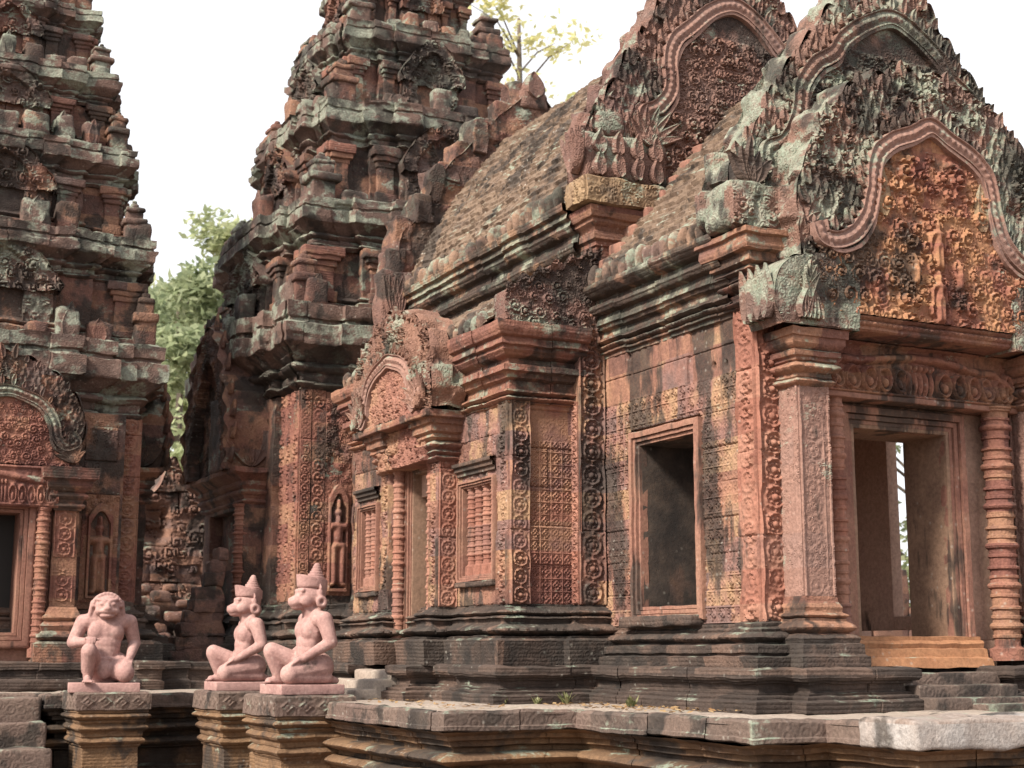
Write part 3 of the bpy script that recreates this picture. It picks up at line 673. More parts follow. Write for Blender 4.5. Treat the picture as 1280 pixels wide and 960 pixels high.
# --- mandapa walls (hollow shell)
mb = MB()
wall_box(mb, (5.68, 11.12, .8), (6.55, 11.35, 3.0)); wall_box(mb, (9.3, 11.12, .8), (9.5, 11.35, 3.0))
for a, b in ((11.15, 11.32), (11.97, 12.40), (13.06, 13.96), (14.44, 14.65)): wall_box(mb, (5.67, a, .8), (5.85, b, 2.7))
wall_box(mb, (5.67, 11.3, .8), (5.85, 12.0, 1.04)); wall_box(mb, (5.67, 13.9, .8), (5.85, 14.5, 1.04))
wall_box(mb, (5.67, 11.15, 1.87), (5.85, 14.65, 2.7)); wall_box(mb, (5.67, 14.45, .8), (10.3, 14.68, 2.7)); wall_box(mb, (10.05, 12.6, .8), (10.33, 14.65, 2.7))
mb.box((5.7, 11.15, 2.6), (10.3, 14.62, 2.75), .01, .5, 0)
mb.build('hall_wall', M_inner, H)
mb = MB(); wall_box(mb, (6.15, 11.8, .4), (6.25, 14.6, 2.6)); mb.build('inner_wall', M_inner, H)
# return wall facing the viewer: corner scroll strip, diaper panel, big scroll pilaster
frontskin('pilaster', 11.035, 5.605, 5.79, .80, 2.53, fn_ch(.185, .15, 7, .024), M_wall, H, .007, skirt=.04)
frontskin('return_wall_panel', 11.055, 5.79, 6.22, .80, 2.53, lambda u, v: H_blocks(u, v, 15, .33, .9, .008, .012) + H_diaper(u, v, .1075, .018, 8) * (v < 1.38), M_wallred, H, .0065)
frontskin('pilaster', 10.955, 6.22, 6.475, .80, 3.55, fn_ch(.255, .20, 9, .026), M_wall, H, .007, skirt=.12)
sideskin('pilaster', 6.215, 11.06, 10.95, .80, 2.53, fn_ch(.11, .10, 19, .016), M_panel, H, .007, skirt=.03)
# side wall strips
sideskin('pilaster', 5.60, 11.24, 11.05, .80, 2.53, fn_ch(.19, .13, 17, .02), M_wall, H, .007, skirt=.04)
sideskin('hall_side_panel', 5.612, 14.66, 11.24, .80, 2.56, lambda u, v: np.where(((u > 14.66 - 14.46) & (u < 14.66 - 13.94) & (v > .23) & (v < 1.06)) | ((u > 14.66 - 12.0) & (u < 14.66 - 11.31) & (v > .23) & (v < 1.06)) | ((u > 14.66 - 13.08) & (u < 14.66 - 12.38) & (v < 1.35)), np.nan, H_blocks(u, v, 25, .29, .6, .008, .012) + H_foliage(u, v, 12, .045, 1.2, .030)), M_wall, H, .009)
def balusters(xc, y0, y1, z0, z1, n, parent):
    for k in range(n):
        y = y0 + (y1 - y0) * (k + .5) / n
        colonette(xc, y, z0, z1, abs(y1 - y0) / n * .36, 'baluster', parent, M_panel, nb_=4)
for (a, b, n, lab) in ((11.95, 11.335, 4, 'baluster window between the side door and the near corner'), (14.42, 13.99, 3, 'baluster window on the far side of the side door')):
    mb = MB(); frame(mb, (5.605, a, 1.07), (0, -1, 0), a - b, .77, (.018, .02, .022), (.01, .03, .045)); w_ = mb.build('window', M_frame, H, w=(.003, 9.), label=lab)
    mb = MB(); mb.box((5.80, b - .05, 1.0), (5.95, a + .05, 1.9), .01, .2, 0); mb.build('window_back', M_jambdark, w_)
    balusters(5.665, a, b, 1.06, 1.85, n, w_)
    mb = MB(); mb.box((5.55, b - .06, .96), (5.66, a + .08, 1.01), .015, .05, .006); mb.build('window_sill', M_base, w_)
    mb = MB(); sweep(mb, [(5.605, a + .09), (5.605, b - .07)], [(0, 1.94), (.03, 1.95), (.03, 1.98), (.055, 1.99), (.055, 2.02), (.08, 2.03), (.08, 2.06), (0, 2.07)], False, .05, .02); mb.build('window_cornice', M_base, w_)
# mandapa lower cornice and its eave tiles, half-vault over the aisle
mc = deepen([(.0, 2.48), (.03, 2.50)] + torus_prof(2.51, 2.56, .02, .03, (.012, .045)) + [(.03, 2.565), (.06, 2.585), (.06, 2.60), (.03, 2.61), (.03, 2.68), (.06, 2.70), (.07, 2.74), (.10, 2.755), (.10, 2.81), (.06, 2.825), (.06, 2.87), (.10, 2.89), (.13, 2.93), (.13, 2.96), (.155, 2.97), (.155, 3.03), (.18, 3.045), (.20, 3.10), (.20, 3.16), (.05, 3.18)])
mb = MB(); sweep(mb, [(6.4, 14.68), (5.61, 14.68), (5.61, 11.05), (6.30, 11.05)], mc, False, .014, .014, blk=.6, bamp=.010, seed=15); mb.build('hall_cornice', M_cornred, H, w=(.006, 7.))
eave_tiles('eave_tile', 5.48, 12.0, 11.25, 3.165, 6, M_tile, .85); eave_tiles('eave_tile', 5.48, 14.65, 13.9, 3.165, 6, M_tile, .85)
vault('aisle_roof', [(5.46, 3.2), (5.62, 3.42), (5.95, 3.62), (6.45, 3.80)], 11.15, 14.62, M_roof, .12, 7)
# half gable closing the aisle on the return side
def fn_half(u, v):
    lim = .30 + .46 * (u / .95) ** .8 + .03 * np.cos(u * 40)
    return np.where(v < lim, .02 * (v > lim - .07) + H_scrolls(u, v, .07, .05, 77), np.nan)
mb = MB(); relief(mb, (5.5, 10.93, 3.17), (1, 0, 0), (0, 0, 1), .95, .80, fn_half, .009); mb.box((5.52, 10.94, 3.16), (6.5, 11.2, 3.46), .03, .08, .01); mb.box((5.95, 10.945, 3.4), (6.5, 11.2, 3.72), .03, .08, .01)
hg = mb.build('aisle_gable', M_pedred, H)
# upper nave wall, cornice, tiles, vault
mb = MB(); wall_box(mb, (6.42, 11.05, 2.7), (6.75, 15.0, 4.35)); wall_box(mb, (9.15, 11.05, 2.7), (9.48, 15.0, 4.35)); mb.build('nave_wall', M_tow, H)
uc = deepen([(0, 3.60), (.02, 3.62), (.02, 3.66), (.05, 3.675), (.05, 3.70)] + torus_prof(3.705, 3.76, .03, .03, (.012, .05)) + [(.04, 3.77), (.07, 3.79), (.07, 3.83), (.03, 3.845), (.03, 3.93), (.07, 3.95), (.09, 3.99), (.09, 4.03), (.06, 4.04), (.06, 4.12), (.10, 4.135), (.13, 4.18), (.13, 4.23), (.16, 4.245), (.16, 4.30), (.19, 4.315), (.20, 4.38), (.05, 4.40)])
mb = MB(); sweep(mb, [(6.42, 15.1), (6.42, 11.2)], uc, False, .014, .014, blk=.7, bamp=.012, seed=31); mb.build('nave_cornice', M_corn, H, w=(.007, 7.))
eave_tiles('eave_tile', 6.30, 14.95, 11.35, 4.39, 27, M_tile)
vault('nave_roof', [(6.34, 4.42), (6.45, 4.75), (6.65, 5.15), (6.95, 5.62), (7.25, 6.02), (7.55, 6.36), (7.8, 6.55), (7.95, 6.60)], 11.2, 15.1, M_roof, .072, 13)
# ------------------------------------------------------------------ pediments
def catmull(pts, n=10):
    p = np.array(pts, float); p = np.vstack([2 * p[0] - p[1], p, 2 * p[-1] - p[-2]]); out = []
    for k in range(1, len(p) - 2):
        for t in np.linspace(0, 1, n, endpoint=False):
            a, b, c, d = p[k - 1:k + 3]
            out.append(.5 * (2 * b + (c - a) * t + (2 * a - 5 * b + 4 * c - d) * t ** 2 + (3 * b - a - 3 * c + d) * t ** 3))
    out.append(p[-2]); return np.array(out)
def poly_mask(x, y, poly):
    c = np.zeros(x.shape, bool); n = len(poly)
    for k in range(n):
        x0, y0 = poly[k]; x1, y1 = poly[(k + 1) % n]
        if y0 == y1: continue
        m = ((y0 > y) != (y1 > y)) & (x < (x1 - x0) * (y - y0) / (y1 - y0) + x0); c ^= m
    return c
class Plane:
    def __init__(s, O, U): s.O = np.array(O, float); s.U = np.array(U, float); s.Z = np.array((0, 0, 1.)); s.N = np.cross(s.U, s.Z)
    def __call__(s, a, z, n): 
        a, z, n = np.broadcast_arrays(np.asarray(a, float), np.asarray(z, float), np.asarray(n, float))
        return s.O + a[..., None] * s.U + z[..., None] * s.Z + n[..., None] * s.N
def leaf(mb, pl, a0, z0, ang, L, W, th=.035, n0=0., bend=0., curl=.0, na=9):
    t = np.linspace(0, 1, na); A = ang + bend * t
    cx = a0 + np.concatenate([[0], np.cumsum(np.cos(A[:-1]) * L / (na - 1))]); cz = z0 + np.concatenate([[0], np.cumsum(np.sin(A[:-1]) * L / (na - 1))])
    w = W * (np.sin(np.pi * np.clip(t, 0, 1) ** .75) ** .8 * .9 + .22 * (1 - t)) + .002
    th_ = np.linspace(0, 2 * math.pi, 15)[:-1]
    b = np.cos(th_); nn = np.sin(th_)
    rid = np.where(nn > 0, nn * (.75 + .35 * np.cos(b * 3 * math.pi)), nn * .6)
    P = pl(cx[None] + -np.sin(A)[None] * b[:, None] * w[None], cz[None] + np.cos(A)[None] * b[:, None] * w[None], n0 + curl * t[None] ** 2 + th * rid[:, None] * (1 - .6 * t[None]))
    mb.grid(P, closed=True)
def fan(mb, pl, a, z, side, s, n0=0.):
    """flaring many-headed naga at the foot of an arch"""
    for k in range(7):
        q = k / 6.; an = math.pi / 2 + side * (-1.15 + 1.75 * q) * -1
        L = s * (.72 + .28 * math.sin(math.pi * (q * .8 + .2)))
        leaf(mb, pl, a + side * s * .05 * (q - .5), z, an, L, s * .115, s * .10, n0, bend=side * .5 * (q - .4) * -1, curl=s * .16)
        e = (a + math.cos(an) * L * .93, z + math.sin(an) * L * .93)
    leaf(mb, pl, a, z - s * .05, math.pi / 2, s * .5, s * .20, s * .14, n0 + s * .05)
    for k in range(5):
        an = math.pi * (.18 + .16 * k); leaf(mb, pl, a, z - s * .02, an, s * .34, s * .06, s * .08, n0 + s * .12)
def ribbon(mb, pl, pts, half, prof, n0=0., bead=True, period=.06):
    """carved band following a curve: prof = (across -1..1, height)"""
    p = np.array(pts); d = np.gradient(p, axis=0); d /= np.linalg.norm(d, axis=1, keepdims=True); nn = np.stack([-d[:, 1], d[:, 0]], -1)
    s = np.concatenate([[0], np.cumsum(np.linalg.norm(np.diff(p, axis=0), axis=1))])
    m = max(8, int(s[-1] / .012)); ss = np.linspace(0, s[-1], m)
    P = np.stack([np.interp(ss, s, p[:, k]) for k in (0, 1)], -1); Nn = np.stack([np.interp(ss, s, nn[:, k]) for k in (0, 1)], -1)
    c = np.linspace(-1, 1, 19); h = np.interp(c, [q[0] for q in prof], [q[1] for q in prof])
    hh = h[None] + (.007 * np.exp(-(c[None] / .26) ** 2) * np.cos(ss[:, None] / period * 2 * math.pi) if bead else 0)
    G = pl(P[:, 0, None] + Nn[:, 0, None] * c[None] * half, P[:, 1, None] + Nn[:, 1, None] * c[None] * half, n0 + hh)
    mb.grid(G[:, ::-1] if False else G)
BPROF = [(-1, -.05), (-.98, .035), (-.8, .045), (-.72, .02), (-.5, .018), (-.3, .03), (0, .04), (.3, .03), (.5, .018), (.72, .02), (.8, .045), (.98, .035), (1, -.05)]
def mirror(half):
    h = np.array(half, float); r = h[::-1].copy()
    if abs(r[0][0]) < 1e-6: r = r[1:]
    r[:, 0] *= -1
    return np.vstack([h, r])
def pediment(parent, name, pl, outline, arch, floor, depth, mats, band=.06, fl=.22, nfl=16, seed=1, res=.011, tymp_n=-.03, inner=None, flw=.19, r0=.05, tamp=.035, label=None, fig=None, jag=.03, fanz=None, fans=.34):
    """outline / arch: left half curves in the wall plane, foot to apex; solid masonry of the given depth behind"""
    out = catmull(mirror(outline), 8); ar = catmull(mirror(arch), 10)
    rnd = random.Random(seed)
    poly = np.vstack([out, [[out[-1][0], floor], [out[0][0], floor]]]) if abs(out[0][1] - floor) > .01 else out
    mb = MB()
    a0, a1 = poly[:, 0].min(), poly[:, 0].max(); z1 = poly[:, 1].max()
    ap = np.vstack([ar, [[ar[-1][0], floor], [ar[0][0], floor]]])
    O = pl(a0, floor, 0.)
    def fo(u, v):
        m = poly_mask(u + a0, v + floor, poly.tolist()); H_ = np.maximum(blur(H_flames(u, v, r0 * 1.5, r0 * 3.4, .07, seed), 1), H_scrolls(u, v, r0 * .95, .075, seed + 3) * (noise2(u, v, 2.6, seed + 8) > -.1)) + .02 * noise2(u, v, 6, seed)
        H_ = np.where(poly_mask(u + a0, v + floor, ap.tolist()), -.03, H_)
        return np.where(m, H_, np.nan)
    relief(mb, O, pl.U, pl.Z, a1 - a0, z1 - floor, fo, res)
    # masonry behind, edge blocks stepping along the outline
    s = np.concatenate([[0], np.cumsum(np.linalg.norm(np.diff(out, axis=0), axis=1))]); m = int(s[-1] / .018); ss = np.linspace(0, s[-1], m)
    ex = np.interp(ss, s, out[:, 0]); ez = np.interp(ss, s, out[:, 1]); nd = 6
    dn = np.linspace(.03, -depth, max(6, int(depth / .03)))
    sc_ = 1 + .022 * np.tanh(4 * np.sin(ss[:, None] * 17 + seed + np.floor(dn[None, :] / .16) * 2.1)) * (dn[None, :] < 0) + .02 * noise2(ss[:, None] + 0 * dn[None, :], dn[None, :] + 0 * ss[:, None], 7., seed)
    mb.grid(pl(ex[::-1, None] * sc_[::-1], ez[::-1, None] + jag * np.sin(ss[::-1, None] * 19 + seed) + .012 * (sc_[::-1] - 1) / .022, dn[None, :] + 0 * ex[:, None]))
    mb.ngon(pl(poly[:, 0], poly[:, 1], -depth)[::1])
    P = mb.build(name, mats[0], parent, label, w=(.010, 5.))
    # tympanum inside the arch
    tb = MB(); t0, t1 = ap[:, 0].min(), ap[:, 0].max(); tz = ap[:, 1].max()
    def ft(u, v):
        mk = poly_mask(u + t0, v + floor, ap.tolist())
        H_ = np.maximum(H_scrolls(u, v, r0 * 1.15, tamp * .85, seed + 50), H_scrolls(u + .04, v + .07, r0 * .8, tamp * .6, seed + 56)); nh = H_.shape[0] // 2; H_[-nh:] = .85 * H_[:nh][::-1] + .15 * H_[-nh:]
        top = np.clip((v + floor - (tz - (tz - floor) * .18)) / .03, 0, 1); H_ = H_ * (1 - .8 * top)
        if fig:
            for (cx, bz, ht) in fig: H_ = np.maximum(H_ * (1 - .6 * np.exp(-(((u + t0 - cx) / (.16 * ht)) ** 2 + ((v + floor - bz - ht / 2) / (.5 * ht)) ** 2) ** 2)), H_figure(u + t0, v + floor, cx, bz, ht, tamp * 1.0))
        return np.where(mk, H_ + .012, np.nan)
    relief(tb, pl(t0, floor, .048 + tymp_n), pl.U, pl.Z, t1 - t0, tz - floor, ft, min(res, .009)); tb.build('tympanum', mats[1], P, w=(.003, 9.))
    bb = MB(); ribbon(bb, pl, ar, band, BPROF, .05)
    # inner rim
    rim = ar + 0; ribbon(bb, pl, np.stack([rim[:, 0] * (1 - band * 1.2 / max(.2, abs(rim[:, 0]).max())), rim[:, 1] - band * 1.1], -1), band * .28, [(-1, -.03), (-.7, .03), (.7, .03), (1, -.03)], .05, False)
    bb.build('arch_band', mats[2], P, w=(.004, 9.))
    # row of carved leaves between arch and outline, and flames along the outline
    for crv, L, W, n, off, nn in ((ar, fl * .62, fl * .16, int(nfl * 1.2), band * .95, .03), (out, fl * .72, fl * flw * 1.2, int(nfl * 1.0), -fl * .42, -.01)):
        fb = MB(); s = np.concatenate([[0], np.cumsum(np.linalg.norm(np.diff(crv, axis=0), axis=1))])
        d = np.gradient(crv, axis=0); d /= np.linalg.norm(d, axis=1, keepdims=True)
        nrm_ = np.stack([-d[:, 1], d[:, 0]], -1); ribbon(fb, pl, crv + nrm_ * (off + .02), .022, [(-1, -.03), (-.6, .012), (.6, .012), (1, -.03)], nn, False)
        for k in range(n):
            q = s[-1] * (k + .5) / n; x = np.interp(q, s, crv[:, 0]); z = np.interp(q, s, crv[:, 1]); dx = np.interp(q, s, d[:, 0]); dz = np.interp(q, s, d[:, 1])
            nx, nz = -dz, dx                      # outward for a left-to-right arch
            an = math.atan2(nz, nx); an = an + .78 * (math.pi / 2 - an) if nz > -.6 else math.pi / 2
            l = L * rnd.uniform(.55, 1.2) * (1.25 if abs(x) < .12 * (a1 - a0) else 1.)
            if rnd.random() < .15: l *= .6
            leaf(fb, pl, x + nx * off, z + nz * off, an + rnd.uniform(-.08, .08), l, W * rnd.uniform(.85, 1.15), .075, nn, bend=-.25 * np.sign(x), curl=.03)
        fb.build('flame_border' if crv is out else 'leaf_border', mats[3], P, w=(.005, 7.))
    if fans:
        for sd in (-1, 1):
            nb = MB(); fan(nb, pl, sd * abs(ar[0][0]) * 1.05, fanz if fanz is not None else floor + .02, sd, fans, .05); nb.build('naga_fan', mats[2] if False else mats[0], P, w=(.004, 9.))
    return P
P1 = Plane((XA - .03, 8.40, 0), (1, 0, 0))
ped1 = pediment(H, 'pediment', P1, [(-1.26, 3.28), (-1.30, 3.62), (-1.22, 4.02), (-1.06, 4.36), (-.80, 4.64), (-.42, 4.82), (0, 4.92)],
    [(-1.14, 3.53), (-1.10, 3.42), (-.96, 3.41), (-.81, 3.48), (-.69, 3.62), (-.62, 3.82), (-.60, 3.98), (-.55, 4.14), (-.40, 4.27), (-.19, 4.36), (0, 4.45)],
    2.872, .36, (M_ped, M_tymp, M_band, M_ped), band=.072, fl=.19, nfl=30, seed=4, r0=.078, tamp=.08, res=.009,
    fig=[(.01, 3.30, .40), (0, 2.88, .40), (-.22, 3.16, .24), (.22, 3.16, .24)], fans=0, label='front pediment over the porch door, golden tympanum under a rosy lobed arch')
# plain ochre ears in the shoulders of the arch
for sd in (-1, 1):
    mb = MB(); leaf(mb, P1, sd * .50, 3.66, math.pi / 2, .40, .075, .03, .05); mb.build('arch_shoulder', M_yell, ped1)
# large naga ends standing on the column capitals
for sd in (-1, 1):
    mb = MB(); pc = np.array([(-.40, -.02), (-.42, .28), (-.38, .46), (-.24, .54), (.0, .53), (.20, .48), (.33, .36), (.37, .15), (.30, -.02)])
    pa = catmull(pc, 5); c0 = sd * 1.18
    fr = P1(c0 + pa[:, 0] * sd, 2.755 + pa[:, 1], .045); bk = P1(c0 + pa[:, 0] * sd, 2.755 + pa[:, 1], -.34)
    def fplate(u, v): 
        mk = poly_mask((u - .42) * sd, v - .03, pa.tolist()); return np.where(mk, .03 + H_foliage(u, v, 60 + sd, .05, 1.2, .022), np.nan)
    relief(mb, P1(c0 - .42, 2.725, .02), P1.U, P1.Z, .84, .62, fplate, .009)
    ring = P1((c0 + pa[:, 0] * sd)[:, None], (2.755 + pa[:, 1])[:, None], np.linspace(.05, -.34, 6)[None, :]); ring = ring if sd > 0 else ring[::-1]
    mb.grid(ring); mb.ngon(fr[::-1] if sd > 0 else fr)
    for k in range(5):
        an = math.pi / 2 + sd * (.30 - .17 * k); leaf(mb, P1, c0 + sd * (.16 - .045 * k), 2.78, an, .43 - .03 * abs(k - 2), .052, .07, .05, bend=-sd * .5 * (k - 2) * .25, curl=.06)
    if sd < 0:                                        # the fan seen from the side
        PS = Plane((c0 + XA - .415, 8.66, 0), (0, -1, 0))
        for k in range(4): leaf(mb, PS, -.02 + .08 * k, 2.78, math.pi / 2 + .08 - .05 * k, .40, .07, .05, -.02, curl=.03)
    mb.build('naga_fan', M_ped, ped1, w=(.006, 8.))
# taller pediment tier behind it
P2 = Plane((XA + .04, 8.86, 0), (1, 0, 0))
ped2 = pediment(H, 'pediment', P2, [(-1.66, 3.50), (-1.70, 3.80), (-1.60, 4.12), (-1.36, 4.46), (-1.14, 4.86), (-.86, 5.22), (-.58, 5.58), (-.28, 5.95), (0, 6.2)],
    [(-1.25, 4.00), (-1.30, 4.20), (-1.12, 4.32), (-1.0, 4.55), (-.95, 4.8), (-.80, 5.0), (-.62, 5.12), (-.50, 5.28), (-.25, 5.46), (0, 5.55)],
    3.5, .30, (M_ped, M_ped, M_ped, M_ped), band=.075, fl=.21, nfl=36, seed=14, r0=.08, tamp=.085, res=.011, fans=.40, fanz=3.62, jag=.05, label='taller second pediment tier rising behind the front pediment')
# corner blocks at the foot of the upper tier: lichened block, dark carved finial with a pale lap
for sd in (-1, 1):
    x = XA + sd * 1.52
    mb = MB(); mb.box((x - .22, 8.62, 3.50), (x + .22, 9.0, 3.86), .06, .035, .02, 3); relief(mb, (x - .22, 8.60, 3.5), (1, 0, 0), (0, 0, 1), .44, .34, lambda u, v: H_foliage(u, v, 71, .08, 1.2, .05), .01); mb.build('corner_block', M_ped, H, w=(.02, 6.))
    mb = MB(); PF = Plane((x, 8.70, 0), (1, 0, 0))
    for k in range(5): leaf(mb, PF, 0, 3.85, math.pi / 2 + .7 - .35 * k, .30 + .04 * (k == 2) * 2, .06, .07, .0, curl=.02)
    mb.box((x - .10, 8.66, 3.84), (x + .10, 8.92, 4.08), .07, .03, .02, 8); mb.build('corner_finial', M_plinth, H, w=(.015, 9.))
# nave gable, between porch roof and nave roof
P3 = Plane((XA, 10.98, 0), (1, 0, 0))
ped3 = pediment(H, 'pediment', P3, [(-1.62, 4.75), (-1.62, 5.05), (-1.42, 5.38), (-1.20, 5.78), (-.98, 6.12), (-.78, 6.45), (-.45, 6.85), (0, 7.25)],
    [(-.95, 5.05), (-1.02, 5.25), (-.86, 5.36), (-.74, 5.55), (-.74, 5.85), (-.66, 6.05), (-.50, 6.2), (-.25, 6.42), (0, 6.52)],
    4.4, .34, (M_pedred, M_pedred, M_band, M_pedred), band=.08, fl=.24, nfl=30, seed=24, r0=.075, tamp=.08, res=.012, fans=.40, fanz=4.95, jag=.06, flw=.24, label='nave gable pediment of red stone above the porch roof')
mb = MB(); bx = [(6.44, 11.30), (6.44, 10.99), (7.3, 10.99)]
sweep(mb, bx, [(0, 3.55), (0, 3.95), (.02, 3.96), (.02, 4.0), (.05, 4.02), (.05, 4.08), (.02, 4.09), (.03, 4.12), (.08, 4.16), (.08, 4.19), (.11, 4.2), (.13, 4.25), (.13, 4.30), (0, 4.31)], False, .03, .02); mb.box((6.45, 11.0, 3.5), (7.35, 11.28, 4.3), .01, .1, .0)
mb.build('gable_pier', M_cornred, H, w=(.006, 6.))
mb = MB(); mb.box((6.26, 10.84, 4.31), (7.1, 11.2, 4.56), .03, .04, .012, 4); relief(mb, (6.26, 10.83, 4.32), (1, 0, 0), (0, 0, 1), .8, .22, lambda u, v: H_foliage(u, v, 31, .06, 1.5, .04), .01); relief(mb, (6.25, 11.2, 4.32), (0, -1, 0), (0, 0, 1), .35, .22, lambda u, v: H_foliage(u, v, 33, .06, 1.5, .04), .01); mb.build('gable_cap', M_yell, H, w=(.012, 7.))
mb = MB(); mb.box((6.28, 10.9, 4.56), (7.15, 11.25, 5.0), .05, .05, .015, 6); mb.box((6.40, 10.9, 4.98), (6.72, 11.25, 5.22), .06, .05, .02, 9)
for (ox, oy, U_) in ((6.27, 11.02, (0, -1, 0)),):
    PQ = Plane((ox, oy, 0), U_)
    for k in range(5): leaf(mb, PQ, 0., 4.60, math.pi / 2 + .5 - .25 * k, .44, .05, .06, .02, curl=.03)
PQ = Plane((6.6, 10.9, 0), (1, 0, 0))
for q in range(4):
    for k in range(2): leaf(mb, PQ, -.18 + .2 * q, 4.58 + .20 * k, math.pi / 2, .24, .075, .06, .01, curl=.02)
mb.build('naga_block', M_pedred, H, w=(.012, 8.))
# far end gable of the nave, seen edge-on with its stepped flames
P4 = Plane((XA, 15.05, 0), (1, 0, 0)); mb = MB()
gl = [(-1.72, 4.35), (-1.72, 5.02), (-1.50, 5.3), (-1.25, 5.78), (-.96, 6.16), (-.64, 6.5), (-.32, 6.84), (0, 7.12)]
gp = catmull(mirror(gl), 6); a0 = gp[:, 0].min()
relief(mb, P4(a0, 4.35, 0.), P4.U, P4.Z, -2 * a0, 2.8, lambda u, v: np.where(poly_mask(u + a0, v + 4.35, gp.tolist()), H_foliage(u, v, 91, .08, 1.2, .05), np.nan), .02)
s = np.linspace(0, 1, 120); ex = np.interp(s, np.linspace(0, 1, len(gp)), gp[:, 0]); ez = np.interp(s, np.linspace(0, 1, len(gp)), gp[:, 1])
mb.grid(P4(ex[::-1, None], ez[::-1, None], np.linspace(.04, -.35, 5)[None] + 0 * ex[:, None])); mb.ngon(P4(gp[:, 0], gp[:, 1], -.35))
for k in range(1, 12):
    q = k / 12.; x = np.interp(q * .5, np.linspace(0, 1, len(gp)), gp[:, 0]); z = np.interp(q * .5, np.linspace(0, 1, len(gp)), gp[:, 1])
    mb.box((XA + x - .13 + .03 * (k % 3), 14.98 + .03 * (k % 4), z - .20), (XA + x + .12 - .03 * (k % 2), 15.40, z + .05 + .08 * ((k * 7) % 3)), .022, .04, .03, k)
mb.build('rear_gable', M_tow, H, w=(.02, 5.))
mb = MB(); leaf(mb, P4, 0, 7.0, math.pi / 2, .34, .17, .10, .02); mb.box((XA - .2, 15.0, 6.85), (XA + .2, 15.3, 7.1), .06, .05, .02, 2); mb.build('gable_finial', M_pedred, H, w=(.015, 6.))
# antefix standing at the near end of the nave eave
mb = MB(); PA = Plane((6.14, 14.95, 0), (1, 0, 0)); mb.box((5.98, 14.95, 4.0), (6.36, 15.2, 4.62), .03, .05, .015)
for k in range(5): leaf(mb, PA, 0, 4.02, math.pi / 2 + .30 - .15 * k, .54, .065, .06, .02, curl=.03)
mb.build('antefix', M_pedred, H, w=(.008, 7.))

# ------------------------------------------------------------------ side door with its own pediment
PD = Plane((5.26, 12.80, 0), (0, -1, 0))
mb = MB(); frame(mb, (5.575, 13.05, .62), (0, -1, 0), .62, 1.48, (.025, .03, .05), (.01, .03, .05)); sd_ = mb.build('door_frame', M_frame, H, w=(.003, 9.), label='frame of the side door')
mb = MB(); mb.box((5.58, 13.04, .3), (6.15, 13.24, 2.2), .006, .2, .002); mb.box((5.58, 12.26, .3), (6.15, 12.44, 2.2), .006, .2, .002); mb.box((5.58, 12.3, 2.08), (6.15, 13.2, 2.3), .006, .2, .002); mb.box((5.58, 12.3, .3), (6.15, 13.2, .62), .006, .2, .002); mb.build('door_jamb', M_jamb, sd_)
colonette(5.49, 13.16, .5, 2.12, .062); colonette(5.49, 12.36, .5, 2.12, .062)
for (a, b) in ((12.27, 12.10), (13.42, 13.25)):
    sideskin('pilaster', 5.43, a, b, .80, 2.12, fn_ch(a - b, .13, int(a * 10), .02), M_wall, H, .007, skirt=.2)
frontskin('pilaster', 12.096, 5.43, 5.61, .80, 2.12, fn_ch(.18, .15, 57, .02), M_panel, H, .007, skirt=.04)
for (ya, yb) in ((12.30, 12.08), (13.44, 13.22)):
    mb = MB(); pth = [(5.64, ya), (5.40, ya), (5.40, yb), (5.64, yb)]
    sweep(mb, pth, [(.0, 2.10)] + torus_prof(2.11, 2.15, .01, .025) + [(.02, 2.16), (.05, 2.18), (.02, 2.2)] + torus_prof(2.21, 2.28, .03, .04, (.012, .05)) + [(.05, 2.29), (.08, 2.31), (.07, 2.34), (.105, 2.36), (.105, 2.42), (.135, 2.43), (.14, 2.49), (.0, 2.50)], False, .014, .014)
    mb.box((5.405, yb + .003, 2.1), (5.64, ya - .003, 2.49), .01, .1, 0); mb.build('pilaster_capital', M_cornred, H, w=(.005, 8.))
sideskin('lintel', 5.36, 13.30, 12.22, 2.12, 2.47, lambda u, v: H_scrolls(u, v, .055, .055, 123) + .01, M_tymside, H, .008, skirt=.25)
mb = MB(); mb.box((5.20, 11.90, 2.475), (5.62, 13.72, 2.545), .012, .06, .006, 2); mb.build('pediment_ledge', M_cornred, H)
ped4 = pediment(H, 'pediment', PD, [(-.94, 2.56), (-.98, 2.80), (-.93, 3.08), (-.76, 3.32), (-.45, 3.49), (0, 3.58)],
    [(-.74, 2.80), (-.78, 2.68), (-.68, 2.62), (-.58, 2.70), (-.56, 2.82), (-.48, 2.96), (-.33, 3.05), (-.15, 3.10), (0, 3.13)],
    2.545, .30, (M_pedside, M_tymside, M_band, M_pedside), band=.062, fl=.15, nfl=26, seed=34, r0=.045, tamp=.06, res=.0095, fans=.36, fanz=2.57, label='pediment of the side door')
mb = MB(); mb.box((5.50, 12.05, 2.5), (6.45, 13.55, 3.25), .04, .06, .02, 4); mb.box((5.52, 12.4, 3.2), (6.3, 13.2, 3.48), .06, .06, .02, 5); mb.build('side_gable_roof', M_tow, H, w=(.02, 5.))
